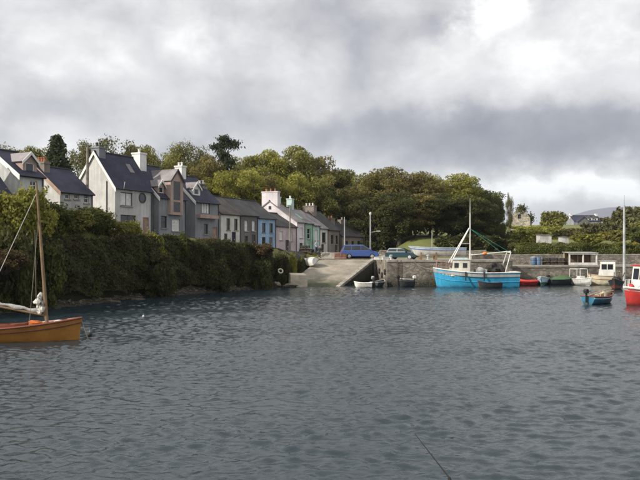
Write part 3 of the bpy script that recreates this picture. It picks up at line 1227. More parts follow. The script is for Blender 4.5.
h = cottage('townhouse', 'tall white house with broad three-pot chimney above its gable', 297, 98.05, 305, 100.6, 8.6, 222.6, 10.9, R_LILAC, M_SLATE_L,
            [(299.6, 227.5, 302.8, 238, dict(pane=M_CURTAIN, mull=0)), (299.6, 243, 302.8, 252, WD)], None,
            [dict(u=.42, top=12.35, w=.8, dpt=2.5, mat=R_LILAC, pots=3, low=4.5)])
for zz in (11.2, 10.2):
    MB().box(-.06, -.004, h.D / 2 - .25, h.D / 2 + .12, zz - 1.4 - h.zg, zz - h.zg - .95).build('attic_window', M_GLASS, h.root)
h.chimney(h.L - .2, 11.75, .7, .8, R_MINT, 1, potmat=R_CHIMWHITE)
h = cottage('cottage', 'narrow green-fronted house next to the tall white house', 305.2, 100.65, 313, 103.2, 6.6, 223.6, 10.1, R_GREEN, M_SLATE_L,
            [(307.2, 228.5, 310.6, 239, dict(mull=0))], (.55, 1.4, 2.05, R_MINT), [dict(u=1.9, top=11.6, w=.75, dpt=.85, mat=R_MINT, pots=1, potmat=R_CHIMWHITE)])
sl = (h.ridge - h.eave) / (h.D / 2)
MB().slab([(.1, .7, h.eave + .7 * sl + .22), (1.0, .7, h.eave + .7 * sl + .22), (1.0, 1.8, h.eave + 1.8 * sl + .22), (.1, 1.8, h.eave + 1.8 * sl + .22)], .06).build('skylight', R_GREEN, h.root)
cottage('cottage', 'narrow pale mint house right of the green front', 313.2, 103.25, 320, 105.4, 6.6, 225.6, 10.0, R_MINT, M_SLATE_L,
        [(315, 230, 318, 240.5, dict(pane=M_CURTAIN, mull=0)), (315, 245, 318, 253, WD)])
cottage('cottage', 'white end cottage with one large dark window above the slipway head', 320.2, 105.45, 328, 108, 6.6, 228.8, 9.6, R_CREAM, M_SLATE_L,
        [(322, 232.5, 325.8, 242.5, WD)], (.4, 1.3, 2.05))
cottage('cottage', 'dark stone-grey cottage just past the white end cottage', 328.3, 108.1, 339.6, 111.6, 7.0, 230.2, 10.0, R_BROWN, M_SLATE_G,
        [(331, 235, 333.4, 244, WD), (335.8, 235.5, 338, 244.3, WD)], (2.3, 3.15, 2.0),
        [dict(u=.4, top=10.95, w=1.0, dpt=2.0, mat=R_BROWN, pots=3, potmat=R_CHIMWHITE)])
h = cottage('cottage', 'long low grey cottage behind the blue people carrier', 342, 113.4, 366, 117.5, 6.4, 236.6, 8.5, R_BROWN, M_SLATE_G,
            [(345.5, 241, 348, 247, WD), (351.5, 241, 354, 247, WD), (357.5, 241, 360, 247, WD)], None,
            [dict(u=.5, top=9.25, w=.8, dpt=1.5, mat=R_BROWN, pots=2), dict(u=3.3, top=9.1, w=1.3, dpt=.9, mat=R_BROWN, pots=1, potmat=R_CHIMWHITE)])
h = cottage('shed', 'small whitewashed lean-to at the far end of the street', 366.2, 117.6, 372.5, 118.6, 4.2, 237.4, 6.7, R_CREAM, M_SLATE_G, [], (.25, .85, 1.8, M_SLATE_B))
h.root['category'] = 'shed'
# ------------------------------------------------------------------ trees, bushes, hedges
M_BARK = pm('bark', (.09, .075, .06), rough=.95, var=.3, scale=2, bump=.6, bscale=8)
LEAF = {
    'olive': leaf_mat('leaf_olive', (.215, .205, .054), (.140, .140, .034)),
    'yellow': leaf_mat('leaf_yellow_green', (.280, .268, .054), (.180, .180, .036)),
    'brown': leaf_mat('leaf_autumn_brown', (.185, .155, .052), (.130, .115, .034)),
    'dark': leaf_mat('leaf_dark_green', (.080, .084, .026), (.050, .055, .017)),
    'green': leaf_mat('leaf_green', (.115, .125, .028), (.060, .072, .017)),
    'dull': leaf_mat('leaf_dull_olive', (.145, .140, .055), (.098, .096, .038)),
    'conifer': leaf_mat('needle_green', (.058, .072, .034), (.034, .046, .024)),
    'bracken': leaf_mat('leaf_bracken', (.12, .080, .038), (.065, .055, .022)),
    'lime': leaf_mat('leaf_sunny_lime', (.32, .32, .07), (.19, .20, .045)),
    'hedge': leaf_mat('leaf_hedge', (.058, .070, .021), (.062, .050, .021), scale=.5),
    'gorse': leaf_mat('leaf_gorse_yellow', (.38, .27, .03), (.12, .12, .03), scale=1.5),
}


def limb_tubes(mb, base, tip, r0, r1, rd, bend=.12, n=5):
    pts, rs = [], []
    ln = (tip - base).length
    off = Vector((rd.uniform(-1, 1), rd.uniform(-1, 1), rd.uniform(-.3, .6))) * ln * bend
    for i in range(n + 1):
        t = i / n
        pts.append(base.lerp(tip, t) + off * math.sin(math.pi * t))
        rs.append(r0 + (r1 - r0) * t)
    mb.tube(pts, rs, 6)
    return pts


def broad_tree(seed, H=14.0, R=5.0, zc0=2.6, nclump=105, nleaf=25000, leaf=.25, sparse=0.0, top=1.0):
    """(trunk mesh, crown mesh): limbs end in leaf clumps that fill an uneven dome"""
    rng = np.random.RandomState(seed)
    rd = random.Random(seed)
    C = []
    cz, hz = (H + zc0) / 2, (H - zc0) / 2
    while len(C) < nclump:
        d = rng.normal(size=3)
        d /= np.linalg.norm(d)
        r = rng.uniform(.35, 1.0) ** .6
        th = math.atan2(d[1], d[0])
        lump = 1 + .22 * math.sin(2 * th + seed) + .16 * math.sin(3 * th + 2.1 * seed) + .12 * math.sin(4 * d[2] + seed)
        p = np.array([d[0] * R * r * lump, d[1] * R * r * lump, cz + d[2] * hz * r * (1 + .10 * math.sin(3 * th + seed))])
        cr = rng.uniform(.15, .33) * R * (1 - .15 * abs(d[2]))
        p[:2] *= 1 - .9 * cr / R * .6
        p[2] = min(p[2], H - cr * .8)
        C.append((p, cr))
    pts, nr = [], []
    per = int(nleaf / nclump)
    for p, cr in C:
        k = int(per * (cr / (.23 * R)) ** 2)
        d = rng.normal(size=(k, 3))
        d /= np.linalg.norm(d, axis=1, keepdims=True)
        rr = cr * rng.uniform(.25, 1.0, (k, 1)) ** .45
        if sparse:
            rr *= rng.uniform(.7, 1.45, (k, 1))
        pts.append(p + d * rr * np.array([1.05, 1.05, .8]))
        nr.append(d)
    pts, nr = np.concatenate(pts), np.concatenate(nr)
    crown = leaf_mesh('crown', pts, leaf, LEAF['olive'], rng, nrm=nr, nw=.45)
    mb = MB()
    fork = Vector((rd.uniform(-.3, .3), rd.uniform(-.3, .3), zc0 + hz * .35))
    limb_tubes(mb, Vector((0, 0, -.8)), fork, R * .085, R * .055, rd, .05)
    order = sorted(C, key=lambda c: rd.random())[:26 if sparse else 16]
    for p, cr in order:
        limb_tubes(mb, fork + Vector((0, 0, rd.uniform(-.8, 1.2))), Vector(p), R * .032, R * .008, rd, .10, 4)
    for k in range(40 if sparse else 0):
        p, cr = C[rd.randrange(len(C))]
        q = Vector(p)
        limb_tubes(mb, q, q + Vector((rd.uniform(-1, 1), rd.uniform(-1, 1), rd.uniform(.2, .8))) * cr * .9, R * .008, R * .003, rd, .1, 2)
    t = mb.build('trunk', M_BARK)
    return t, crown


def spruce_tree(seed, H=14.0, R=3.2, nleaf=9000):
    rng = np.random.RandomState(seed)
    z = rng.uniform(.08, 1, nleaf) ** .85
    tier = .72 + .28 * (1 - (z * 11) % 1)
    rr = R * (1 - z) ** .55 * tier * rng.uniform(.25, 1, nleaf) ** .5
    th = rng.uniform(0, 2 * math.pi, nleaf)
    lob = 1 + .38 * np.sin(2 * th + z * 13 + seed) + .25 * np.sin(5 * th - z * 23)
    pts = np.stack([rr * lob * np.cos(th), rr * lob * np.sin(th), z * H - rr * .22], 1)
    pts += rng.normal(size=pts.shape) * np.array([.22, .22, .12])
    crown = leaf_mesh('crown', pts, .34, LEAF['conifer'], rng, up=.1)
    t = MB().tube([(0, 0, -.6), (0, 0, H * .5), (0, 0, H * .97)], [.28, .15, .03], 7).build('trunk', M_BARK)
    return t, crown


def pine_tree(seed, H=14.0, R=4.5):
    """open flat-topped pine: layered plates of needles on bare limbs"""
    rng = np.random.RandomState(seed)
    rd = random.Random(seed)
    mb = MB()
    mb.tube([(0, 0, -.6), (.2, 0, H * .4), (-.1, .1, H * .75), (.1, 0, H * .96)], [.32, .22, .14, .04], 7)
    pts = []
    for k in range(17):
        z = H * (.48 + .5 * k / 16)
        a = rd.uniform(0, 6.28)
        ln = R * (1.05 - .72 * ((k / 16) ** 1.6)) * rd.uniform(.55, 1.1)
        tip = Vector((math.cos(a) * ln, math.sin(a) * ln, z + rd.uniform(-.2, .7)))
        limb_tubes(mb, Vector((0, 0, z - .5)), tip, .07, .02, rd, .1, 4)
        for j in range(3):
            c = Vector((0, 0, z)).lerp(tip, rd.uniform(.55, 1.05))
            n = 95
            d = rng.normal(size=(n, 3)) * np.array([.72, .72, .20])
            pts.append(d + np.array(c) + np.array([0, 0, .2]))
    crown = leaf_mesh('crown', np.concatenate(pts), .34, LEAF['conifer'], rng, up=.4)
    return mb.build('trunk', M_BARK), crown


def shrub(seed, H=3.0, R=2.0, n=7000, leaf=.17, nclump=46):
    rng = np.random.RandomState(seed)
    pts, nr = [], []
    for k in range(nclump):
        d = rng.normal(size=3)
        d /= np.linalg.norm(d)
        r = rng.uniform(.2, 1.0) ** .5
        c = np.array([d[0] * R * .82 * r, d[1] * R * .82 * r, H * .46 + d[2] * H * .42 * r])
        cr = R * rng.uniform(.16, .34)
        m = n // nclump
        q = rng.normal(size=(m, 3))
        q /= np.linalg.norm(q, axis=1, keepdims=True)
        pts.append(c + q * cr * rng.uniform(.2, 1.05, (m, 1)) ** .45)
        nr.append(q)
    # stray shoots
    for k in range(26):
        a, b = rng.uniform(0, 6.28), rng.uniform(.2, 1)
        base = np.array([math.cos(a) * R * .7 * b, math.sin(a) * R * .7 * b, H * .75])
        d = np.array([math.cos(a) * .4, math.sin(a) * .4, rng.uniform(.5, 1)]) * rng.uniform(.4, .9) * H * .25
        t = rng.uniform(0, 1, (22, 1))
        pts.append(base + d * t + rng.normal(size=(22, 3)) * .07)
        nr.append(np.tile(d / np.linalg.norm(d), (22, 1)))
    pts, nr = np.concatenate(pts), np.concatenate(nr)
    pts[:, 2] = np.maximum(pts[:, 2], -.2)
    crown = leaf_mesh('foliage', pts, leaf, LEAF['green'], rng, nrm=nr, nw=.45)
    rd = random.Random(seed)
    mb = MB()
    for k in range(7):
        a = k * .9 + rd.uniform(-.2, .2)
        limb_tubes(mb, Vector((math.cos(a) * .15, math.sin(a) * .15, -.4)), Vector((math.cos(a) * R * .6, math.sin(a) * R * .6, H * rd.uniform(.5, .8))), .06, .015, rd, .1, 4)
    return mb.build('stems', M_BARK), crown


PROTO = {}


def proto(kind, i):
    key = (kind, i)
    if key not in PROTO:
        if kind == 'broad':
            PROTO[key] = broad_tree(11 + i) + (14.0, 5.0)
        elif kind == 'low':                         # foliage down to the ground, wood edge
            PROTO[key] = broad_tree(41 + i, zc0=.6, nclump=110, nleaf=26000) + (14.0, 5.0)
        elif kind == 'bare':                        # half bare autumn crown
            PROTO[key] = broad_tree(61 + i, nleaf=19000, leaf=.22, sparse=1, nclump=80) + (14.0, 5.0)
        elif kind == 'spruce':
            PROTO[key] = spruce_tree(5 + i) + (14.0, 3.2)
        elif kind == 'pine':
            PROTO[key] = pine_tree(7 + i) + (14.0, 4.5)
        elif kind == 'shrub':
            PROTO[key] = shrub(21 + i) + (3.0, 2.0)
        elif kind == 'bush':                        # far bushes: bigger leaves
            PROTO[key] = shrub(31 + i, 3.0, 2.0, 3600, .24, 40) + (3.0, 2.0)
        t, c, H, R = PROTO[key]
        tm = t.data
        bpy.data.objects.remove(t)
        PROTO[key] = (tm, c, H, R)
    return PROTO[key]


def plant(name, label, cat, kind, i, x, y, ztop, width, leaf, rz, group, z=None):
    tm, cm, H, R = proto(kind, i)
    zg = gz(x, y) if z is None else z
    sz = (ztop - zg) / H
    sx = width / (2 * R)
    root = thing(name, label, cat, (x, y, zg), rz, group, (sx, sx, sz))
    a = bpy.data.objects.new('stems' if kind in ('shrub', 'bush') else 'trunk', tm)
    b = bpy.data.objects.new('foliage' if kind in ('shrub', 'bush') else 'crown', cm)
    for o in (a, b):
        COL.objects.link(o)
        o.parent = root
    b.material_slots[0].link = 'OBJECT'
    b.material_slots[0].material = LEAF[leaf]
    return root


def tree_at(px, Y, ytop, wpx, kind, i, leaf, label, name='broadleaf_tree', group='trees of the wood behind the village', cat='tree'):
    p = P(px, ytop, Y)
    kw = (1.3 if px < 470 else 1.0) if kind in ('broad', 'low', 'bare') else 1.9 if kind == 'spruce' and px < 100 else 1.25 if kind == 'pine' else 1.15
    return plant(name, label, cat, kind, i, p.x, p.y, p.z + .35, wpx * kw / FPX * Y, leaf, (px * 1.7) % 6.28, group)


WOOD = [
    # behind the left houses
    (6, 92, 147, 52, 'bare', 0, 'brown', 'brownish half-bare tree behind the roofs at the left edge', 'broadleaf_tree'),
    (32, 97, 149, 48, 'broad', 1, 'olive', 'olive tree between the left edge and the dark conifer', 'broadleaf_tree'),
    (57, 88, 139, 25, 'spruce', 0, 'conifer', 'dark pointed conifer behind the low slate roof', 'conifer_tree'),
    (86, 98, 144, 40, 'bare', 1, 'dull', 'thin olive tree directly behind the utility pole', 'broadleaf_tree'),
    (112, 96, 138, 54, 'bare', 0, 'dull', 'half-bare rounded tree above the tall white gable house', 'broadleaf_tree'),
    (138, 101, 146, 36, 'broad', 2, 'olive', 'olive tree beside the square white chimney', 'broadleaf_tree'),
    # middle wood, upper line
    (168, 116, 146, 44, 'bare', 1, 'olive', 'leftmost tree of the wood, thin greenish crown', 'broadleaf_tree'),
    (190, 120, 142, 46, 'bare', 0, 'dull', 'thin pale crown just left of the flat-topped pine', 'broadleaf_tree'),
    (226, 116, 140, 32, 'pine', 0, 'conifer', 'tall open flat-topped pine standing above the wood', 'pine_tree'),
    (209, 112, 158, 44, 'broad', 0, 'brown', 'brown-green tree below the flat-topped pine', 'broadleaf_tree'),
    (247, 126, 157, 50, 'broad', 1, 'olive', 'olive crown right of the flat-topped pine', 'broadleaf_tree'),
    (270, 130, 152, 52, 'broad', 2, 'yellow', 'yellow-green crown on the skyline above the broad white chimney', 'broadleaf_tree'),
    (294, 132, 149, 56, 'broad', 0, 'olive', 'highest rounded crown in the middle of the wood', 'broadleaf_tree'),
    (318, 134, 157, 46, 'broad', 1, 'brown', 'brown crown on the slope of the skyline above the mint chimney', 'broadleaf_tree'),
    (340, 136, 170, 40, 'broad', 2, 'green', 'small green crown in the dip of the skyline', 'broadleaf_tree'),
    (356, 134, 171, 36, 'broad', 0, 'olive', 'olive crown at the right side of the skyline dip', 'broadleaf_tree'),
    # middle wood, in front
    (183, 104, 166, 46, 'broad', 2, 'brown', 'brown tree behind the house with the tall bay', 'broadleaf_tree'),
    (216, 104, 172, 46, 'low', 0, 'yellow', 'yellow-green tree behind the three-light window house', 'broadleaf_tree'),
    (240, 107, 168, 54, 'low', 1, 'yellow', 'bright green-yellow tree above the cream cottage roof', 'broadleaf_tree'),
    (262, 112, 172, 46, 'low', 0, 'brown', 'rust-brown tree above the blue cottage', 'broadleaf_tree'),
    (288, 117, 172, 50, 'low', 1, 'yellow', 'yellow-green tree right behind the broad white chimney', 'broadleaf_tree'),
    (312, 120, 176, 46, 'low', 0, 'olive', 'olive-brown tree behind the mint chimneys', 'broadleaf_tree'),
    (330, 124, 182, 48, 'low', 1, 'dark', 'dark tree above the white end cottage', 'broadleaf_tree'),
    (352, 126, 188, 46, 'low', 0, 'brown', 'dark brown tree above the long grey cottage', 'broadleaf_tree'),
    # right wood, upper line
    (372, 130, 174, 40, 'broad', 1, 'olive', 'olive crown left of the tallest brown tree', 'broadleaf_tree'),
    (388, 128, 167, 50, 'broad', 0, 'brown', 'tallest brown tree at the left end of the dark wood', 'broadleaf_tree'),
    (411, 128, 173, 46, 'broad', 2, 'brown', 'dark brown crown right of the tallest brown tree', 'broadleaf_tree'),
    (430, 132, 177, 40, 'broad', 1, 'yellow', 'sunlit yellow-green crown above the long laid-up white boat', 'broadleaf_tree'),
    (453, 133, 176, 50, 'broad', 0, 'yellow', 'broad yellow-green crown behind the fishing boat mast', 'broadleaf_tree'),
    (469, 135, 183, 42, 'broad', 2, 'green', 'green crown right of the fishing boat mast', 'broadleaf_tree'),
    (484, 137, 191, 34, 'broad', 1, 'dark', 'dark green crown near the right end of the wood', 'broadleaf_tree'),
    (497, 139, 197, 20, 'broad', 0, 'green', 'last green crown at the right end of the wood', 'broadleaf_tree'),
    (509.5, 150, 194, 8, 'bare', 1, 'dull', 'thin wispy conifer next to the ruined gable', 'conifer_tree'),
    # right wood, in front: dark
    (376, 119, 196, 44, 'low', 1, 'dark', 'dark tree behind the lamp post', 'broadleaf_tree'),
    (398, 116.5, 193, 46, 'broad', 2, 'dark', 'dark tree whose trunk stands on the sunlit grass, left one', 'broadleaf_tree'),
    (416, 118, 196, 44, 'broad', 0, 'brown', 'dark brownish tree over the sunlit grass, middle one', 'broadleaf_tree'),
    (436, 118, 195, 46, 'broad', 1, 'dark', 'dark tree over the right end of the sunlit grass', 'broadleaf_tree'),
    (456, 119, 198, 44, 'low', 0, 'dark', 'dark tree directly behind the A-shaped mast', 'broadleaf_tree'),
    (476, 120, 199, 46, 'low', 1, 'dark', 'dark tree behind the green stays of the fishing boat', 'broadleaf_tree'),
    (486, 122, 205, 36, 'low', 0, 'dark', 'dark tree at the right end of the wood, above the stern gantry', 'broadleaf_tree'),
    (503, 126, 222, 15, 'low', 1, 'dark', 'small dark tree below the ruined gable', 'broadleaf_tree'),
]
for (px, Y, yt, w, kind, i, lf, lab, nm) in WOOD:
    tree_at(px, Y, yt, w, kind, i, lf, lab, nm)

# undergrowth behind the wood so that no bare sky shows under the crowns
def scrub_band(name, label, path, h, w, n, leaf, seed, mat, ztop=None):
    rng = np.random.RandomState(seed)
    seg = [(Vector((*a, 0)), Vector((*b, 0))) for a, b in zip(path[:-1], path[1:])]
    ln = [(b - a).length for a, b in seg]
    t = rng.uniform(0, sum(ln), n)
    pts = np.zeros((n, 3))
    acc = 0
    for (a, b), l in zip(seg, ln):
        k = (t >= acc) & (t <= acc + l)
        u = (t[k] - acc) / l
        d = (b - a).normalized()
        off = rng.normal(size=k.sum()) * w * .5
        pts[k, 0] = a.x + (b.x - a.x) * u - d.y * off
        pts[k, 1] = a.y + (b.y - a.y) * u + d.x * off
        acc += l
    hh = h * (1 + .45 * snoise(pts[:, 0] * .35, pts[:, 1] * .35, seed))
    pts[:, 2] = ground(pts[:, 0], pts[:, 1]) + np.abs(hh) * rng.uniform(0, 1, n) ** .7
    me = leaf_mesh(name, pts, leaf, mat, rng)
    o = bpy.data.objects.new(name, me)
    COL.objects.link(o)
    return tag(o, label, 'undergrowth', None, 'stuff')


scrub_band('undergrowth', 'dark undergrowth between the trunks of the wood', [(-30, 118), (-12, 128), (6, 134), (16, 128), (30, 131)], 7.0, 5, 16000, .5, 3, LEAF['olive'])

# ------------------------------------------------------------------ hedge on the bank
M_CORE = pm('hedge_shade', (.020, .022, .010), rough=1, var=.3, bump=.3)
HPATH = [(-23.5, 37.5), (-19.6, 45.5), (-17.4, 50), (-14.3, 60.2), (-11.5, 64.6), (-8.8, 68.5), (-6.0, 73.5), (-4.5, 78.5), (-2.9, 82.2)]
HTOP = [(37, 5.2), (48, 5.0), (56, 5.1), (60, 5.25), (66, 5.05), (70, 4.8), (75, 4.35), (78, 3.7), (80, 2.9), (82.5, 2.5)]


def hedge(name, label, path, top, depth=2.6, foot=.35, n=60000, leaf=.15, mat='hedge', seed=4, cat='hedge', group=None, gap=.75, lean=.6):
    """clipped-by-wind hedge: leaves over the face, the rounded shoulder and the flat top; a dark woody core inside"""
    rng = np.random.RandomState(seed)
    root = thing(name, label, cat, (0, 0, 0), 0, group)
    path = [Vector((*p, 0)) for p in path]
    ln = [(b - a).length for a, b in zip(path[:-1], path[1:])]
    cum = np.concatenate([[0], np.cumsum(ln)])
    xs, ys = [p.x for p in path], [p.y for p in path]
    t = rng.uniform(0, cum[-1], n)
    px_, py_ = np.interp(t, cum, xs), np.interp(t, cum, ys)
    e = .3
    tx = np.interp(t + e, cum, xs) - np.interp(t - e, cum, xs)
    ty = np.interp(t + e, cum, ys) - np.interp(t - e, cum, ys)
    L = np.hypot(tx, ty) + 1e-9
    nx, ny = -ty / L, tx / L                        # inland
    zt = np.interp(py_, [q[0] for q in top], [q[1] for q in top]) + .28 * snoise(t * .45, t * .13, seed) + .20 * snoise(t * 1.7, t * .3, seed + 1)
    zb = (foot or 0) + .35 * snoise(t * .7, t * .2, seed + 8)
    if foot is None:
        zb = ground(px_, py_) - .1
    w = rng.uniform(0, 1, n)
    face = w < .62
    v = rng.uniform(0, 1, n) ** .9
    rr = .5
    # face: offset 0..lean inland with height; top: offset lean..depth
    zf = zb + (zt - zb) * v
    bul = .9 * snoise(t * .55, zf * .8, seed + 2) + .45 * snoise(t * 1.6, zf * 1.9, seed + 3)
    shoulder = np.clip((v - .82) / .18, 0, 1) ** 2 * rr
    off_f = lean * v + shoulder + .55 * bul + np.abs(rng.normal(size=n)) * .22
    off_t = lean + rr * .6 + rng.uniform(0, 1, n) * depth
    off = np.where(face, off_f, off_t)
    z = np.where(face, zf, zt - .12 + rng.normal(size=n) * .10 + .14 * snoise(t * 1.4, off_t * 2.0, seed + 5) - .25 * np.clip((off_t - depth) / .8, 0, 1))
    pts = np.stack([px_ + nx * off, py_ + ny * off, z], 1)
    nr = np.stack([np.where(face, -nx, 0), np.where(face, -ny, 0), np.where(face, .25, 1.0)], 1)
    me = leaf_mesh('foliage', pts, leaf, LEAF[mat], rng, nrm=nr, nw=.45)
    o = bpy.data.objects.new('foliage', me)
    COL.objects.link(o)
    o.parent = root
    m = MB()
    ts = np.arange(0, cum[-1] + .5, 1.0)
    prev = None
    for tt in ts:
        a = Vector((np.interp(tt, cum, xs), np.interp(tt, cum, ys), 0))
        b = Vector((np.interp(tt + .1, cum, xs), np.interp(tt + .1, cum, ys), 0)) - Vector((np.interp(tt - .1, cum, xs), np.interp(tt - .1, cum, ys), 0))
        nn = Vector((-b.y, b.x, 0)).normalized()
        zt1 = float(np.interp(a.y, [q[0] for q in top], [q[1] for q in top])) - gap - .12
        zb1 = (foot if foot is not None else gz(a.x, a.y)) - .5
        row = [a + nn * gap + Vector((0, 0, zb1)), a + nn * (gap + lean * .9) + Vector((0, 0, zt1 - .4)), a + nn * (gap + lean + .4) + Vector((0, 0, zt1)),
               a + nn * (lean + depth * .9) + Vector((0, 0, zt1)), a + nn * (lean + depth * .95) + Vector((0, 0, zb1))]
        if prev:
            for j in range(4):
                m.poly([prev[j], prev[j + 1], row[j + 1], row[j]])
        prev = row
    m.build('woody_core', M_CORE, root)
    return root


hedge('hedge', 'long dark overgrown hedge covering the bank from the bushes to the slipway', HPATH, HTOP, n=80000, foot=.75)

# bushes on the left bank
BUSH = [
    (2, 47, 188, 60, 0, 'yellow', 'tall yellow-green bush at the left edge in front of the roofs'),
    (27, 49, 182, 60, 1, 'yellow', 'tall sunlit yellow-green bush behind the sailing boat mast'),
    (50, 52, 200, 52, 2, 'green', 'green bush under the low slate house, next to the mast'),
    (72, 55, 207, 50, 0, 'olive', 'olive bush left of the utility pole'),
    (93, 58, 204, 48, 1, 'green', 'rounded green bush at the foot of the white gable'),
    (110, 60, 219, 42, 2, 'olive', 'low olive bush right below the white gable corner'),
    (131, 61.5, 219, 26, 0, 'yellow', 'small yellow-green bush in front of the porthole house'),
    (14, 45, 226, 50, 2, 'dark', 'dark bush halfway up the bank at the left edge'),
    (44, 48, 236, 48, 0, 'green', 'dark green bush on the bank directly behind the mast'),
    (70, 52, 240, 46, 1, 'dark', 'dark bush on the bank below the olive bush'),
    (97, 56, 244, 44, 2, 'dark', 'dark bush on the bank, lowest before the long hedge'),
    (4, 43, 247, 48, 1, 'bracken', 'patch of rust-brown bracken on the bank at the left edge'),
    (150, 62, 228, 34, 1, 'yellow', 'sunlit green mound of bushes on the hedge top below the bay house'),
    (178, 65, 232, 32, 2, 'green', 'green mound on the hedge top below the three-light window house'),
    (207, 68, 237, 30, 0, 'bracken', 'brownish mound on the hedge top below the cream cottage'),
    (236, 71, 240, 30, 1, 'hedge', 'dull mound on the hedge top below the dark grey cottage'),
    (262, 74, 243, 30, 2, 'bracken', 'brown mound on the hedge top below the blue cottage'),
    (282, 77, 250, 20, 0, 'hedge', 'last low mound of the hedge before the slipway'),
    (160, 60, 249, 40, 2, 'hedge', 'dark bulge of bush on the hedge face below the bay house'),
    (216, 67, 255, 38, 1, 'hedge', 'dark bulge of bush on the hedge face below the cream cottage'),
    (262, 72.5, 258, 32, 0, 'dark', 'dark bulge of bush low on the hedge face near the slipway'),
    (283, 77.5, 264, 14, 2, 'dark', 'dark bush hanging over the stone block'),
    (300, 82.5, 256, 12, 1, 'hedge', 'low scrub beside the upper left edge of the slipway'),
    (290, 79.5, 264, 10, 0, 'dark', 'dark low scrub on the bank above the stone block'),
    (306, 86, 253.5, 9, 2, 'hedge', 'scrub clump right beside the upturned dinghy'),
    (293, 80.5, 250, 10, 1, 'yellow', 'small yellow-green bush at the slipway end of the hedge'),
]
for (px, Y, yt, w, i, lf, lab) in BUSH:
    p = P(px, yt, Y)
    zb = gz(p.x, p.y) - .3
    zb = p.z - 1.5 if lf == 'bracken' else min(zb, p.z - 1.6)
    plant('bush', lab, 'bush', 'shrub', i, p.x, p.y, p.z, w / FPX * Y, lf, px * .9, 'bushes on the harbour bank', z=zb)

# ------------------------------------------------------------------ right hillside
hedge('hedge', 'clipped green hedge behind the harbour wall on the right', [(27.5, 98.6), (36, 99.4), (45, 100), (58, 101)], [(98, 4.75), (101, 4.85)], depth=1.6, foot=None, n=22000, leaf=.2,
      mat='green', seed=9, lean=.25)
hedge('hedge', 'sunlit yellow-green hedge on the hillside below the ruined gable', [(44, 156), (50, 157), (55, 158)], [(156, 9.3), (158, 9.1)], depth=3.5, foot=None, n=9000, leaf=.34,
      mat='lime', seed=10, lean=.6)
HILL = [
    (553, 185, 211, 27, 'bush', 0, 'olive', 'round olive tree right of the ruined gable', 'tree'),
    (575, 165, 229, 30, 'bush', 0, 'brown', 'rust-brown bush below the far dark-roofed house', 'bush'),
    (556, 160, 231, 26, 'bush', 1, 'dark', 'dark bush behind the two white sheds', 'bush'),
    (594, 162, 224, 28, 'bush', 1, 'dull', 'dull olive bush right of the far dark-roofed house', 'bush'),
    (606, 152, 233, 16, 'bush', 0, 'gorse', 'yellow gorse bush left of the tall grey pole', 'bush'),
    (612, 170, 217, 30, 'bush', 1, 'dull', 'brown-olive tree just left of the tall grey pole', 'tree'),
    (634, 165, 206, 42, 'bush', 0, 'dull', 'tall dull brown tree at the right edge', 'tree'),
    (620, 142, 231, 26, 'bush', 0, 'olive', 'olive bush behind the tall grey pole', 'bush'),
    (642, 138, 228, 30, 'bush', 1, 'green', 'green bush at the right edge below the brown tree', 'bush'),
    (536, 140, 231, 30, 'bush', 0, 'lime', 'sunlit yellow-green bush left of the white sheds', 'bush'),
    (522, 136, 231, 26, 'bush', 1, 'lime', 'yellow-green bush at the right end of the dark wood', 'bush'),
    (588, 132, 235, 34, 'bush', 0, 'yellow', 'wide yellow-green bush above the clipped hedge', 'bush'),
    (660, 150, 214, 46, 'bush', 1, 'olive', 'large olive tree cut by the right edge', 'tree'),
    (628, 104, 243, 26, 'bush', 1, 'gorse', 'yellowish bush at the right end of the clipped hedge', 'bush'),
]
for (px, Y, yt, w, kind, i, lf, lab, cat) in HILL:
    tree_at(px, Y, yt, w, kind, i, lf, lab, 'bush' if cat == 'bush' else 'hillside_tree', 'bushes and trees on the right hillside', cat)
for (px, Y, yt, w, i, lab) in ((446, 106, 237, 26, 0, 'dark thicket bush below the A-shaped mast'), (466, 107, 236, 28, 1, 'dark thicket bush behind the wheelhouse of the fishing boat'),
                               (488, 107, 237, 28, 0, 'dark thicket bush behind the boom of the fishing boat'), (506, 108, 240, 22, 1, 'dark thicket bush behind the stern gantry')):
    tree_at(px, Y, yt, w, 'bush', i, 'dark', lab, 'bush', 'thicket in front of the wood', 'bush')
# ------------------------------------------------------------------ boats
def paint(name, col, rough=.45, **kw):
    kw.setdefault('var', .14)
    kw.setdefault('streak', .5)
    kw.setdefault('stain', (-.1, .22, (.035, .04, .025)))
    return pm('paint_' + name, col, rough=rough, scale=1.2, bump=.08, bscale=10, spec=.45, **kw)


B_BLUE = paint('boat_blue', (.045, .36, .60))
B_RED = paint('boat_red', (.52, .045, .04))
B_WHITE = paint('boat_white', (.68, .67, .63))
B_CREAM = paint('boat_cream', (.62, .56, .40))
B_DARK = paint('boat_black', (.035, .04, .045))
B_GREENDK = paint('boat_dark_green', (.04, .09, .06))
B_PALEBLUE = paint('pale_blue', (.42, .58, .68))
B_TEAL = paint('skiff_blue', (.03, .15, .24))
B_YELLOW = pm('varnished_yellow', (.42, .19, .04), rough=.22, var=.18, scale=.8, bump=.05, spec=.5, streak=.3)
B_BROWN = paint('red_brown', (.20, .06, .035))
B_TAN = paint('tan_deck', (.40, .30, .20), rough=.7)
B_GREY = paint('grey_deck', (.30, .30, .29), rough=.8)
M_STEEL = pm('galvanised', (.42, .43, .43), rough=.5, var=.15, bump=.05, metallic=.3)
M_RUBBER = pm('rubber', (.022, .022, .022), rough=.7, var=.2, bump=.1)
M_ROPE = pm('rope', (.24, .21, .16), rough=.9, var=.2, bump=.2)
M_ROPEG = pm('green_line', (.05, .28, .20), rough=.8, var=.2, bump=0)
M_NET = pm('net_dark', (.045, .04, .035), rough=1, var=.4, scale=6, bump=.9, bscale=18)
M_ORANGE = paint('float_orange', (.62, .16, .03))
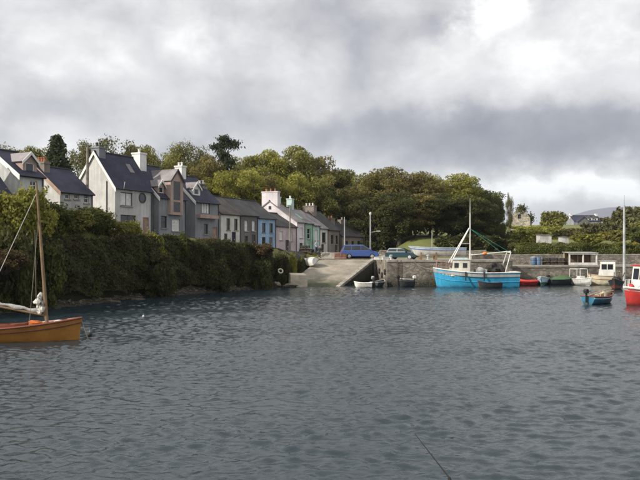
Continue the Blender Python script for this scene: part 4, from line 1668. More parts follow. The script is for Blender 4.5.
M_CANVAS = pm('sail_canvas', (.50, .485, .45), rough=.85, var=.15, scale=3, bump=.5, bscale=6)
M_CANVASG = pm('sail_cover', (.33, .32, .31), rough=.85, var=.2, scale=3, bump=.5, bscale=9)
M_SPAR = pm('spar_timber', (.20, .135, .075), rough=.5, var=.2, scale=2, bump=.1)


def hull_fn(L, B, hb, hm, hs, draft, tw=.75, full=.42, rake=.12, fb=2.0):
    """x -L/2 stern .. L/2 bow; returns f(t, s) with t along the length, s from keel (0) to sheer (1)"""
    def f(t, s, inset=0.0):
        if t < .42:
            k = t / .42
            b = tw + (1 - tw) * math.sin(k * math.pi / 2)
        else:
            k = (t - .42) / .58
            b = max(0.0, 1 - k ** fb)
        hb_ = max(0.0, b * B / 2 - inset)
        h = hm + (hb - hm) * max(0, (t - .4) / .6) ** 1.8 + (hs - hm) * max(0, (.4 - t) / .4) ** 1.6
        kz = -draft * (1 - max(0, (t - .78) / .22) ** 2 * .8)
        p = full + (1.0 - full) * max(0, (t - .35) / .65) ** 1.1
        y = hb_ * s ** p
        z = kz + (h - kz) * s ** 1.15
        x = -L / 2 + L * t + rake * L * max(0, (t - .75) / .25) ** 1.5 * (s - 1) * .9
        return Vector((x, y, z))
    return f


def boat(name, label, loc, rz, L, B, hb, hm, hs, draft, hullmat, railmat, inmat, cat='boat', decked=None, tw=.75, full=.42, rake=.12, rail=.045, floor=.14, stripe=None,
         thwarts=2, group='boats in the harbour', boot=None, fb=2.0):
    root = thing(name, label, cat, loc, rz, group)
    f = hull_fn(L, B, hb, hm, hs, draft, tw, full, rake, fb)
    nt, ns = 18, 8
    m = MB()
    S = [0, .14, .28, .42, .55, .68, .8, .9, 1.0]
    for sg in (1, -1):
        for i in range(nt):
            for j in range(len(S) - 1):
                t0, t1 = i / nt, (i + 1) / nt
                q = [f(t0, S[j]), f(t1, S[j]), f(t1, S[j + 1]), f(t0, S[j + 1])]
                m.mi = 0
                if boot and max(p.z for p in q) < boot[0] + .05:
                    m.mi = 1
                q = [Vector((p.x, p.y * sg, p.z)) for p in q]
                m.poly(q if sg > 0 else q[::-1])
    m.mi = 0
    tr = [f(0, s) for s in S]
    m.poly([(p.x, p.y, p.z) for p in tr] + [(p.x, -p.y, p.z) for p in tr[::-1]])
    mats = [hullmat] + ([boot[1]] if boot else [])
    hull = m.build('hull', mats if boot else hullmat, root, smooth=True)
    # gunwale
    g = MB()
    for sg in (1, -1):
        g.tube([Vector((p.x, p.y * sg, p.z + rail * .3)) for p in (f(i / 20, 1) for i in range(21))], rail, 6)
    g.tube([Vector((f(0, 1).x, f(0, 1).y * k, f(0, 1).z + rail * .3)) for k in (-1, 0, 1)], rail, 6)
    g.build('gunwale', railmat, root, smooth=True)
    if stripe:
        g = MB()
        for sg in (1, -1):
            g.tube([Vector((p.x, (p.y + .01) * sg, p.z)) for p in (f(i / 20, stripe[0]) for i in range(21))], stripe[1], 6)
        g.build('rubbing_strake', stripe[2], root, smooth=True)
    d = MB()
    if decked is not None:
        for i in range(nt):
            a, b = f(i / nt, 1, .04), f((i + 1) / nt, 1, .04)
            d.poly([(a.x, -a.y, a.z - decked), (b.x, -b.y, b.z - decked), (b.x, b.y, b.z - decked), (a.x, a.y, a.z - decked)])
            for sg in (1, -1):
                d.poly([(a.x, a.y * sg, a.z - decked), (b.x, b.y * sg, b.z - decked), (b.x, b.y * sg, b.z), (a.x, a.y * sg, a.z)])
        a = f(0, 1, .04)
        d.poly([(a.x + .03, -a.y, a.z - decked), (a.x + .03, a.y, a.z - decked), (a.x + .03, a.y, a.z), (a.x + .03, -a.y, a.z)])
        d.build('deck', inmat, root)
    else:
        ins = .05
        for i in range(nt):
            a, b = f(i / nt, 1, ins), f((i + 1) / nt, 1, ins)
            a2, b2 = f(i / nt, .5, ins + .02), f((i + 1) / nt, .5, ins + .02)
            for sg in (1, -1):
                d.poly([(a.x, a.y * sg, a.z), (b.x, b.y * sg, b.z), (b2.x, b2.y * sg, max(floor, .02)), (a2.x, a2.y * sg, max(floor, .02))])
            d.poly([(a2.x, -a2.y, floor), (b2.x, -b2.y, floor), (b2.x, b2.y, floor), (a2.x, a2.y, floor)])
        a, a2 = f(0, 1, ins), f(0, .5, ins)
        d.poly([(a.x + .04, -a.y, a.z), (a.x + .04, a.y, a.z), (a2.x + .04, a2.y, floor), (a2.x + .04, -a2.y, floor)])
        d.build('interior', inmat, root)
        for k in range(thwarts):
            t = .14 + .5 * k / max(1, thwarts - 1)
            a = f(t, .9, ins)
            MB().box(a.x - .12, a.x + .14, -a.y, a.y, a.z - .1, a.z - .06).build('thwart', railmat, root)
    return root, f


def rope(name, pts, r, mat, parent, sag=0.0):
    pts = [Vector(p) for p in pts]
    if len(pts) == 2 and sag:
        a, b = pts
        pts = [a.lerp(b, i / 8) - Vector((0, 0, sag * 4 * (i / 8) * (1 - i / 8))) for i in range(9)]
    return MB().tube(pts, r, 5).build(name, mat, parent)


def outboard(root, x, y, z, col=None):
    m = MB()
    prof = [(-.17, .0), (.13, .0), (.17, .12), (.13, .30), (-.1, .34), (-.2, .22)]
    w = .13
    n = len(prof)
    m.add([(x + a, y - w, z + .12 + b) for a, b in prof] + [(x + a, y + w, z + .12 + b) for a, b in prof],
          [tuple(range(n))[::-1], tuple(range(n, 2 * n))] + [(i, (i + 1) % n, n + (i + 1) % n, n + i) for i in range(n)])
    o = m.build('outboard_motor', col or M_RUBBER, root, bevel=.03)
    MB().box(x - .07, x + .05, y - .05, y + .05, z - .55, z + .118).build('outboard_leg', M_RUBBER, o)
    MB().tube([(x + .15, y, z + .2), (x + .6, y, z + .3)], .02, 6).build('tiller', M_RUBBER, o)
    return o


def wbox(root, name, x0, x1, w, z0, z1, mat, slope=.12, wins=(), roofmat=None, winmat=None, fore=None):
    """small wheelhouse: raked front (at +x), real roof slab, windows as framed recessed panes"""
    m = MB()
    hw0, hw1 = w / 2, w / 2 * .93
    v = [(x0, -hw0, z0), (x1, -hw0, z0), (x1, hw0, z0), (x0, hw0, z0), (x0, -hw1, z1), (x1 - slope, -hw1, z1), (x1 - slope, hw1, z1), (x0, hw1, z1)]
    m.add(v, [(0, 3, 2, 1), (0, 1, 5, 4), (1, 2, 6, 5), (2, 3, 7, 6), (3, 0, 4, 7), (4, 5, 6, 7)])
    o = m.build(name, mat, root, bevel=.02)
    MB().box(x0 - .1, x1 - slope + .12, -hw1 - .08, hw1 + .08, z1 + .002, z1 + .07).build('roof', roofmat or mat, o)
    for (a, b, c, d) in wins:                       # side windows
        for sg in (-1, 1):
            k = (c + d) / 2
            yy = (hw0 + (hw1 - hw0) * (k - z0) / (z1 - z0)) * sg
            mm = MB()
            t = .035
            for (p, q, r_, s_) in ((a, a + t, c, d), (b - t, b, c, d), (a + t, b - t, c, c + t), (a + t, b - t, d - t, d)):
                mm.box(p, q, yy - .03, yy + .03, r_, s_)
            mm.box(a + t, b - t, yy - .012, yy + .012, c + t, d - t)
            mm.m = [0] * 24 + [1] * 6
            mm.build('window', [M_DARKTRIM, M_GLASS], o)
    if fore:
        for (a, b) in fore:
            zc0, zc1 = z0 + (z1 - z0) * .5, z0 + (z1 - z0) * .9
            xa = x1 - slope * (.5) + .012
            xb = x1 - slope * (.9) + .012
            MB().slab([(xa, a, zc0), (xa, b, zc0), (xb, b, zc1), (xb, a, zc1)], .02, (1, 0, .2)).build('windscreen', M_GLASS, o)
    return o


# --- blue fishing boat against the quay
root, f = boat('fishing_boat', 'bright blue fishing boat with white mast and wheelhouse tied up at the quay', (*G(475.2, 75.4), 0), math.pi - .015, 9.0, 3.1, 2.05, 1.55, 1.6, .7, B_BLUE, B_WHITE, B_GREY,
               decked=.42, tw=.8, rake=.05, rail=.07, stripe=(.62, .035, B_BLUE), boot=(.08, B_BROWN), fb=2.3)
X = lambda d: 4.5 - d
wh = wbox(root, 'wheelhouse', X(3.75), X(1.8), 1.9, 1.2, 2.95, paint('wheelhouse_white', (.66, .63, .54)), .2, wins=[(X(2.55), X(2.1), 2.1, 2.62), (X(3.45), X(3.0), 2.1, 2.62)], roofmat=B_WHITE, fore=[(-.7, -.05), (.05, .7)])
MB().box(X(3.6), X(2.2), -.7, .7, 3.025, 3.16).build('roof_locker', B_PALEBLUE, wh)
MB().tube([(X(3.95), 0, 1.2), (X(3.95), 0, 8.0)], [.085, .05], 8).build('mast', B_WHITE, root)
MB().tube([(X(3.95), 0, 8.0), (X(3.95), 0, 9.6)], [.03, .012], 6).build('mast_tip', B_WHITE, root)
for sg in (-1, 1):
    MB().tube([(X(1.75), sg * .75, 2.6), (X(3.85), sg * .05, 6.35)], .06, 7).build('mast_strut', B_WHITE, root)
MB().tube([(X(2.95), -.36, 4.7), (X(3.95), 0, 4.7), (X(2.95), .36, 4.7)], .035, 6).build('crosspiece', B_WHITE, root)
MB().tube([(X(4.0), 0, 3.45), (X(8.3), 0, 3.85)], [.05, .06], 7).build('boom', B_WHITE, root)
for sg in (-1, 1):
    MB().tube([(X(7.45), sg * 1.0, 1.5), (X(8.1), sg * .85, 3.74)], .05, 7).build('gantry_leg', B_WHITE, root)
MB().tube([(X(8.1), -.9, 3.74), (X(8.1), .9, 3.74)], .06, 7).build('gantry_bar', B_WHITE, root)
for z0, x0, x1, tgt in ((6.3, 3.95, 8.1, 3.8), (6.3, 3.95, 7.3, 3.72)):
    rope('stay', [(X(x0), 0, z0), (X(x1), .1, tgt)], .016, M_ROPEG, root)
for sg in (-1, 1):
    rl = MB()
    top = [(X(d), sg * max(.12, f(1 - d / 9, 1).y - .1), f(1 - d / 9, 1).z + .85) for d in (.35, .8, 1.3, 1.75)]
    rl.tube(top, .025, 6)
    for p in top:
        rl.tube([(p[0], p[1], p[2] - .83), p], .022, 6)
    rl.build('bow_rail', pm('faded_rail', (.42, .20, .17), rough=.6, bump=0), root)
m = MB()
for k in range(5):
    m.blob((X(6.0 + .33 * k), -.35 + .25 * (k % 3), 1.75 + .34 * (k % 2)), (.5, .6, .52), k, .25)
m.build('net_heap', M_NET, root, smooth=True)
MB().box(X(5.6), X(4.5), -.8, .8, 1.2, 1.95).build('pot_hauler_frame', B_GREY, root)
MB().blob((X(5.55), -.1, 3.62), (.24, .24, .2), 3, .05).build('orange_float', M_ORANGE, root, smooth=True)
MB().lathe([(.05, -.5), (.28, -.45), (.28, .45), (.05, .5)], 12, (X(4.9), .5, 1.9), 'y').build('winch', M_STEEL, root)
mk = MB()
for k in range(6):
    if k != 1:
        for sg in (-1, 1):
            p = f(1 - (.95 + .16 * k) / 9, .84)
            mk.box(p.x - .05, p.x + .05, sg * (p.y + .015) - .012, sg * (p.y + .015) + .012, p.z - .11, p.z + .11)
mk.build('registration_marks', B_WHITE, root)
for d in (3.2, 5.1):
    p = f(1 - d / 9, 1)
    MB().tube([(X(d), p.y + .06, 1.7), (X(d), p.y + .09, .75)], .075, 7).build('fender', M_RUBBER, root)
rope('mooring_rope', [(X(.25), 0, 2.05), (6.4, -1.8, 2.75)], .022, M_ROPE, root, .35)

# --- dark skiff tied along the fishing boat
boat('rowing_skiff', 'dark skiff tied alongside the blue fishing boat', (*G(489.5, 73.3), 0), math.pi + .04, 2.55, 1.1, .78, .55, .6, .12, B_DARK, B_DARK, B_BROWN, group='small boats in the harbour')

# --- small boats left of the fishing boat
root, f = boat('dinghy', 'small white dinghy below the slipway side wall', (*G(363, 74.4), 0), math.pi - .15, 1.9, 1.05, .62, .48, .5, .1, B_WHITE, B_WHITE, B_CREAM, tw=.85, group='small boats in the harbour')
root, f = boat('dinghy', 'black dinghy with raised outboard in the corner of the quay', (*G(379, 75.8), 0), math.pi / 2 - .5, 2.6, 1.3, .75, .55, .55, .1, B_DARK, B_GREY, B_DARK, group='small boats in the harbour')
outboard(root, -1.35, 0, .65)
outboard(root, -.9, .3, .75, B_GREY)
root, f = boat('motor_dinghy', 'dark motor dinghy with white cover under the quay ladder', (*G(406, 75.6), 0), math.pi + .35, 1.75, 1.15, .72, .6, .62, .1, B_DARK, B_DARK, B_DARK, group='small boats in the harbour')
outboard(root, .95, 0, .85)
outboard(root, -.95, .1, .8, B_WHITE)
MB().slab([(-.75, -.48, .86), (.5, -.48, .92), (.5, .48, .92), (-.75, .48, .86)], .07).build('cover', B_WHITE, root, bevel=.03)

# --- row of small boats by the low quay
root, f = boat('inflatable_dinghy', 'red inflatable dinghy with white bow next to the fishing boat stern', (*G(526, 79.0), 0), math.pi + .08, 2.3, 1.1, .6, .42, .45, .08, B_RED, B_RED, B_GREY, tw=.85, rail=.17, thwarts=1,
               group='small boats in the harbour')
MB().blob((1.0, 0, .48), (.26, .46, .26), 2, .05).build('bow_cover', B_WHITE, root, smooth=True)
boat('punt', 'pale blue punt with its bow to the harbour beside the red dinghy', (*G(543, 79.4), 0), -math.pi / 2 - .45, 2.9, 1.35, 1.05, .8, .7, .12, B_PALEBLUE, B_WHITE, B_GREENDK, group='small boats in the harbour', rake=.08)
root, f = boat('covered_boat', 'dark boat under a green cover between the punt and white motorboat', (*G(561, 79.6), 0), .25, 3.0, 1.5, .85, .65, .65, .12, B_DARK, B_GREENDK, B_DARK, decked=.05, group='small boats in the harbour')
m = MB()
for i in range(12):
    a, b = f(i / 12, 1), f((i + 1) / 12, 1)
    for sg in (1, -1):
        m.poly([(a.x, a.y * sg * 1.03, a.z), (b.x, b.y * sg * 1.03, b.z), (b.x, 0, b.z + .42 * math.sin(math.pi * min(1, (i + 1.6) / 13))), (a.x, 0, a.z + .42 * math.sin(math.pi * min(1, (i + .6) / 13)))])
m.build('canvas_cover', paint('green_canvas', (.06, .12, .05), rough=.9), root)
outboard(root, -1.6, 0, .75)
root, f = boat('motorboat', 'white open motorboat with tubular frame', (*G(581, 79.4), 0), -math.pi / 2 + .35, 3.6, 1.75, .95, .7, .7, .15, B_WHITE, B_WHITE, B_GREY, group='small boats in the harbour')
fr = MB()
for x in (.2, -1.0):
    fr.tube([(x, -.75, .7), (x, -.72, 1.85), (x, .72, 1.85), (x, .75, .7)], .035, 6)
for sg in (-1, 1):
    fr.tube([(.2, .72 * sg, 1.85), (-1.0, .72 * sg, 1.85)], .035, 6)
fr.build('tubular_frame', B_WHITE, root)
MB().box(-.3, .25, -.35, .35, .15, 1.05).build('console', B_WHITE, root, bevel=.03)
outboard(root, -1.95, 0, .8)
root, f = boat('cabin_boat', 'cream cabin boat with white wheelhouse moored by the low quay', (*G(602, 79.6), 0), math.pi - .3, 3.0, 1.6, 1.25, 1.05, 1.05, .2, B_CREAM, B_TAN, B_TAN, decked=.12, group='small boats in the harbour',
               stripe=(.72, .03, B_BROWN))
wbox(root, 'wheelhouse', -1.35, .35, 1.2, .95, 2.75, B_WHITE, .15, wins=[(-1.1, -.55, 1.8, 2.4), (-.45, .1, 1.8, 2.4)], roofmat=B_GREY, fore=[(-.45, -.05), (.05, .45)])
root, f = boat('workboat', 'black workboat with planks laid across it, beside the tall grey pole', (*G(616, 71.5), 0), -math.pi / 2 - .5, 3.2, 1.5, 1.1, .75, .75, .15, B_DARK, B_DARK, B_BROWN, group='small boats in the harbour')
for k, (y, z) in enumerate(((-.35, .9), (.0, .98), (.35, .92))):
    MB().tube([(-1.5, y, z), (1.6, y * 1.4 + .5, z + .9)], .05, 5).build('plank', B_TAN if k else B_GREY, root)
m = MB()
m.blob((-.2, 0, .85), (.6, .5, .4), 5, .25)
m.build('net_heap', M_NET, root, smooth=True)

# --- blue skiff with outboard, mid harbour on the right
root, f = boat('motor_skiff', 'blue skiff with red-brown interior and black outboard floating off the quay', (*G(600.5, 52.0), 0), .62, 3.2, 1.4, .75, .56, .62, .1, B_TEAL, B_BROWN, B_BROWN, tw=.85, group='small boats in the harbour',
               stripe=(.82, .03, B_PALEBLUE))
outboard(root, -1.78, 0, .72)
MB().box(-.5, .0, -.35, .15, .2, .75).build('fish_box', B_TAN, root)
MB().blob((.45, .1, .62), (.3, .25, .26), 4, .15).build('buoy', B_CREAM, root, smooth=True)
MB().blob((.1, -.35, .58), (.3, .22, .22), 6, .2).build('rope_coil', M_ROPE, root, smooth=True)
MB().tube([(-1.2, .3, .62), (1.35, .05, 1.12)], .035, 6).build('oar', B_TAN, root)
MB().tube([(-1.3, -.2, .62), (1.2, -.3, .98)], .035, 6).build('oar', B_TAN, root)

# --- red boat cut by the right edge, and the tall grey pole beside its bow
root, f = boat('red_boat', 'red boat with white wheelhouse and red roof cut by the right edge', (*G(657, 51.4), 0), math.pi + .30, 5.8, 2.3, 1.3, 1.0, 1.0, .4, B_RED, B_WHITE, B_GREY, decked=.2, rake=.04, rail=.08, fb=2.6)
wbox(root, 'wheelhouse', -.3, 1.75, 1.55, .85, 2.85, B_WHITE, .25, wins=[(-.1, .6, 1.7, 2.45), (.75, 1.35, 1.7, 2.45)], roofmat=B_RED, fore=[(-.6, -.05), (.05, .6)])
for sg in (-1, 1):
    rl = MB()
    top = [(d, sg * max(.1, f((d + 2.9) / 5.8, 1).y - .06), 1.85) for d in (1.9, 2.3, 2.65)]
    rl.tube(top, .022, 6)
    for p in top:
        rl.tube([(p[0], p[1], 1.1), p], .02, 6)
    rl.build('bow_rail', B_WHITE, root)
MB().blob((2.35, 0, 1.35), (.25, .3, .22), 5, .1).build('buoy', B_RED, root, smooth=True)
pl = thing('mooring_pole', 'tall slim grey pole rising behind the bow of the red boat', 'pole', (*G(624.2, 75.0), 0))
MB().tube([(0, 0, -2), (0, 0, 2.5), (0, 0, 8.8)], [.16, .15, .10], 10).build('pole', M_STEEL, pl, smooth=True)
MB().tube([(0, 0, 8.8), (.01, 0, 9.9)], [.05, .02], 6).build('tip', M_STEEL, pl)

# --- yellow sailing boat at the left
sb, f = boat('sailing_boat', 'varnished yellow wooden sailing boat with lowered sail', (*G(-3.5, 30.9), 0), .06, 7.4, 2.2, .98, .56, .66, .55, B_YELLOW, B_BROWN, B_TAN, decked=.06, tw=.5, rake=.02, rail=.05, full=.5, fb=2.0,
             stripe=(.86, .04, B_BROWN))
xm = 1.95 * 1.0
mbase, mtop = Vector((2.2, 0, .5)), Vector((1.72, 0, 7.0))
MB().tube([mbase, mbase.lerp(mtop, .5), mtop], [.075, .07, .04], 9).build('mast', M_SPAR, sb, smooth=True)
boom0, boom1 = Vector((2.05, .0, 1.12)), Vector((-2.4, .15, 2.0))
MB().tube([boom0, boom1], [.05, .045], 8).build('boom', M_SPAR, sb)
rdm = random.Random(3)
fs = MB()
pts, rs = [], []
for i in range(23):
    t = i / 22
    pts.append(boom0.lerp(boom1, t * .97 + .02) + Vector((0, rdm.uniform(-.012, .012), .12 + .025 * math.sin(i * 1.9))))
    rs.append(.78 * (.10 + .035 * math.sin(i * 1.3 + .4)) * (1.15 - .35 * t))
fs.tube(pts, rs, 9)
fs.build('furled_sail', M_CANVASG, sb, smooth=True)
m = MB()
for k in range(9):
    m.blob((1.86 + rdm.uniform(-.12, .14), rdm.uniform(-.12, .1), 1.28 + .085 * k), (.16 - .010 * k + rdm.uniform(-.03, .03), .12, .13), k + 20, .35, 10, 6)
m.build('gathered_sail', M_CANVAS, sb, smooth=True)
MB().tube([(1.83, .05, 1.3), (1.70, .02, 1.95), (1.66, 0, 4.9)], [.02, .014, .012], 5).build('halyard', M_ROPE, sb)
co = MB()
n = 18
for k in range(n):
    t0, t1 = 2 * math.pi * k / n, 2 * math.pi * (k + 1) / n
    a, b = (-.6 + 2.0 * math.cos(t0), .62 * math.sin(t0)), (-.6 + 2.0 * math.cos(t1), .62 * math.sin(t1))
    za, zb = f((a[0] + 3.7) / 7.4, 1).z + .12, f((b[0] + 3.7) / 7.4, 1).z + .12
    co.poly([(a[0], a[1], za - .2), (b[0], b[1], zb - .2), (b[0], b[1], zb), (a[0], a[1], za)])
    co.poly([(a[0], a[1] * .95, za), (b[0], b[1] * .95, zb), (b[0], b[1], zb), (a[0], a[1], za)])
co.build('coaming', B_BROWN, sb)
MB().blob((1.72, -.1, .80), (.30, .2, .10), 9, .3).build('orange_bag', M_ORANGE, sb, smooth=True)
MB().box(2.35, 2.62, -.2, .2, .62, .84).build('hatch', B_BROWN, sb, bevel=.03)
MB().blob((2.85, -.05, .80), (.36, .25, .09), 14, .25).build('folded_tarpaulin', M_CANVAS, sb, smooth=True)
rope('topping_lift', [mtop + Vector((0, 0, -.5)), (-.75, .1, 1.2), ], .014, B_WHITE, sb)
rope('sheet_rope', [(-.75, .1, 1.7), (-.55, .05, .75)], .014, B_WHITE, sb)
rope('shroud', [mbase.lerp(mtop, .78), (1.75, 1.0, .72)], .010, M_ROPE, sb)
rope('shroud', [mbase.lerp(mtop, .78), (1.75, -1.0, .72)], .010, M_ROPE, sb)
rope('anchor_rope', [(3.68, 0, .93), (4.0, -.1, .08)], .012, M_ROPE, sb, .06)
by = thing('mooring_buoy', 'tiny dark mooring buoy at the sailing boat bow', 'buoy', (*G(89.5, 32.5), 0))
MB().blob((0, 0, .07), (.13, .13, .12), 1, .05).build('float', M_RUBBER, by, smooth=True)
MB().tube([(0, 0, .15), (0, 0, .3)], .015, 5).build('ring', M_STEEL, by)
by = thing('mooring_buoy', 'tiny white mooring buoy on the open water off the hedge', 'buoy', (*G(143.5, 41.5), 0))
MB().blob((0, 0, .05), (.07, .07, .10), 1, .05).build('float', B_WHITE, by, smooth=True)
MB().tube([(0, 0, .14), (0, 0, .22)], .012, 5).build('ring', M_STEEL, by)

# --- long white boat laid up on the quay
root, f = boat('laid_up_boat', 'long white boat with blue sheer laid up on the quay', (*G(437, 83.0), 3.62), math.pi + .05, 6.8, 1.7, .80, .62, .62, .35, B_WHITE, B_PALEBLUE, B_GREY, tw=.6, fb=1.8, stripe=(.80, .05, paint('sheer_blue', (.12, .25, .55))))
for x in (-2.0, 0.2, 2.0):
    m = MB()
    m.box(x - .1, x + .1, -.6, .6, -.76, -.36)
    m.box(x - .08, x + .08, -.6, -.45, -.355, .1)
    m.box(x - .08, x + .08, .45, .6, -.355, .1)
    m.build('cradle', M_SPAR, root)
# ------------------------------------------------------------------ vehicles
def car(name, label, loc, rz, low, up, hw, roofw, col, group='cars parked on the quay', wheels=(-1.35, 1.4), r=.32, splits=(0,)):
    """low: lower body outline (x, z) up to the belt line; up: cabin outline (4 points: rear belt, rear roof, front roof, front belt)"""
    root = thing(name, label, 'car', loc, rz, group)
    m = MB()
    n = len(low)
    m.add([(x, -hw, z) for x, z in low] + [(x, hw, z) for x, z in low], [tuple(range(n))[::-1], tuple(range(n, 2 * n))] + [(i, (i + 1) % n, n + (i + 1) % n, n + i) for i in range(n)])
    h1 = hw - .035
    v = []
    for k, (x, z) in enumerate(up):
        w = h1 if k in (0, 3) else roofw
        v += [(x, -w, z), (x, w, z)]
    m.add(v, [(0, 2, 4, 6), (7, 5, 3, 1), (0, 1, 3, 2), (2, 3, 5, 4), (4, 5, 7, 6)])
    m.build('body', col, root, bevel=.05)
    (xr, zr), (xrt, zrt), (xft, zft), (xf, zf) = up

    def side_pt(x, z, sg):
        t = (z - zr) / (zrt - zr)
        return Vector((x, sg * (h1 + (roofw - h1) * t + .012), z))
    z0, z1 = zr + .07, zrt - .12
    edges = [None] + list(splits) + [None]
    for sg in (-1, 1):
        xa = lambda z: xr + (xrt - xr) * (z - zr) / (zrt - zr)
        xb = lambda z: xf + (xft - xf) * (z - zf) / (zft - zf)
        for i in range(len(edges) - 1):
            l0 = xa(z0) + .12 if edges[i] is None else edges[i] + .04
            l1 = xa(z1) + .12 if edges[i] is None else edges[i] + .04
            r0 = xb(z0) - .12 if edges[i + 1] is None else edges[i + 1] - .04
            r1 = xb(z1) - .12 if edges[i + 1] is None else edges[i + 1] - .04
            q = [side_pt(l0, z0, sg), side_pt(r0, z0, sg), side_pt(r1, z1, sg), side_pt(l1, z1, sg)]
            MB().slab(q, .01, (0, sg, .1)).build('side_window', M_GLASS, root)
    for (xa_, za, xb_, zb, nm, d) in ((xr, zr, xrt, zrt, 'rear_window', -1), (xf, zf, xft, zft, 'windscreen', 1)):
        a, b = Vector((xa_, 0, za)).lerp(Vector((xb_, 0, zb)), .12), Vector((xa_, 0, za)).lerp(Vector((xb_, 0, zb)), .9)
        MB().slab([(a.x + d * .012, -h1 + .12, a.z + .006), (a.x + d * .012, h1 - .12, a.z + .006), (b.x + d * .012, roofw - .1, b.z + .006), (b.x + d * .012, -roofw + .1, b.z + .006)], .01, (d, 0, .3)).build(nm, M_GLASS, root)
    for wx in wheels:
        for sg in (-1, 1):
            yy = sg * (hw - .06)
            w = MB().lathe([(.2, -.1), (r, -.1), (r + .01, 0), (r, .1), (.2, .1)], 18, (wx, yy, r), 'y').build('wheel', M_RUBBER, root, smooth=True)
            MB().lathe([(.04, -.112), (.2, -.108), (.2, .108), (.04, .112)], 14, (wx, yy, r), 'y').build('rim', M_STEEL, w)
    xf_ = max(x for x, z in low)
    xr_ = min(x for x, z in low)
    for sg in (-1, 1):
        MB().box(xf_ - .12, xf_ + .012, sg * (hw - .24) - .16, sg * (hw - .24) + .16, .62, .78).build('headlight', pm('lamp_lens', (.7, .7, .68), rough=.15, bump=0, var=.1), root)
        MB().box(xr_ - .012, xr_ + .06, sg * (hw - .15) - .1, sg * (hw - .15) + .1, .72, 1.0).build('tail_light', pm('tail_lens', (.35, .02, .02), rough=.2, bump=0, var=.1), root)
        MB().box(xf - .35, xf - .15, sg * (hw + .09) - .09, sg * (hw + .09) + .09, zr + .05, zr + .22).build('mirror', col, root)
    for (a, b) in ((xf_ - .1, xf_ + .05), (xr_ - .05, xr_ + .1)):
        MB().box(a, b, -hw + .02, hw - .02, .32, .52).build('bumper', pm('bumper_grey', (.06, .06, .065), rough=.6, bump=0), root, bevel=.03)
    return root


C_BLUE = pm('car_blue', (.04, .085, .27), rough=.3, var=.06, bump=0, spec=.6)
C_TEAL = pm('car_teal', (.012, .04, .055), rough=.3, var=.06, bump=0, spec=.6)
car('people_carrier', 'royal blue people carrier parked at the head of the slipway', (*G(359.5, 90.4), QUAY_TOP + .05), .08,
    [(-2.32, .28), (-2.4, .6), (-2.36, 1.02), (1.35, 1.04), (2.05, .92), (2.32, .74), (2.38, .5), (2.34, .28)],
    [(-2.32, 1.01), (-2.05, 1.76), (.35, 1.78), (1.55, 1.03)], .9, .74, C_BLUE, splits=(-1.15, .05), wheels=(-1.45, 1.5))
car('hatchback', 'dark teal hatchback parked beside the long white boat', (*G(402, 86.5), QUAY_TOP), -.45,
    [(-1.85, .26), (-1.92, .55), (-1.88, .92), (1.0, .92), (1.65, .82), (1.9, .66), (1.95, .45), (1.92, .26)],
    [(-1.8, .9), (-1.5, 1.4), (.1, 1.42), (1.0, .91)], .82, .64, C_TEAL, splits=(-.4,), wheels=(-1.2, 1.25), r=.29)

# ------------------------------------------------------------------ poles and lamp
M_POLE = pm('weathered_pole', (.23, .20, .17), rough=.9, var=.25, scale=3, bump=.2)


def utility_pole(label, px, Y, ytop, arms=1, lean=0.0, r=.11, mat=None):
    p = P(px, ytop, Y)
    zg = gz(p.x, p.y)
    H = p.z - zg
    root = thing('utility_pole', label, 'pole', (p.x, p.y, zg), 0, 'utility poles')
    MB().tube([(0, 0, -.5), (lean * .5, 0, H * .5), (lean, 0, H)], [r * 1.2, r, r * .75], 9).build('pole', mat or M_POLE, root, smooth=True)
    for k in range(arms):
        z = H - .35 - .5 * k
        a = MB().box(lean - .7, lean + .7, -.05, .05, z, z + .1).build('cross_arm', M_POLE, root)
        for x in (-.6, -.2, .2, .6):
            MB().lathe([(.02, 0), (.045, .03), (.03, .08), (.05, .12), (.02, .16)], 8, (lean + x, 0, z + .102)).build('insulator', M_TRIM, a)
    return root


utility_pole('tall utility pole in front of the white gable', 87, 60.5, 147, 0, .05, .14)
utility_pole('thin brown pole in front of the pink-grey cottage', 290, 90, 206, 0, 0, .08)
utility_pole('thin pale pole left of the blue people carrier', 344.5, 93, 217, 0, 0, .08, M_STEEL)
utility_pole('short thin pole on the grass behind the long white boat', 432, 104, 230, 0, 0, .05, M_STEEL)
lp = P(370.3, 213, 95)
root = thing('street_lamp', 'grey street lamp with side arm right of the blue people carrier', 'street lamp', (lp.x, lp.y, QUAY_TOP))
H = lp.z - QUAY_TOP
MB().tube([(0, 0, -.2), (0, 0, H - .2)], [.10, .06], 8).build('post', M_STEEL, root)
MB().lathe([(.04, -.25), (.13, -.1), (.15, .05), (.1, .18), (.02, .22)], 10, (0, 0, H - .1)).build('lantern', B_WHITE, root, smooth=True)
MB().tube([(0, 0, H * .57), (.9, 0, H * .60)], .03, 6).build('side_arm', M_STEEL, root)
MB().box(.8, 1.35, -.1, .1, H * .60 - .03, H * .60 + .06).build('sign_plate', B_WHITE, root)

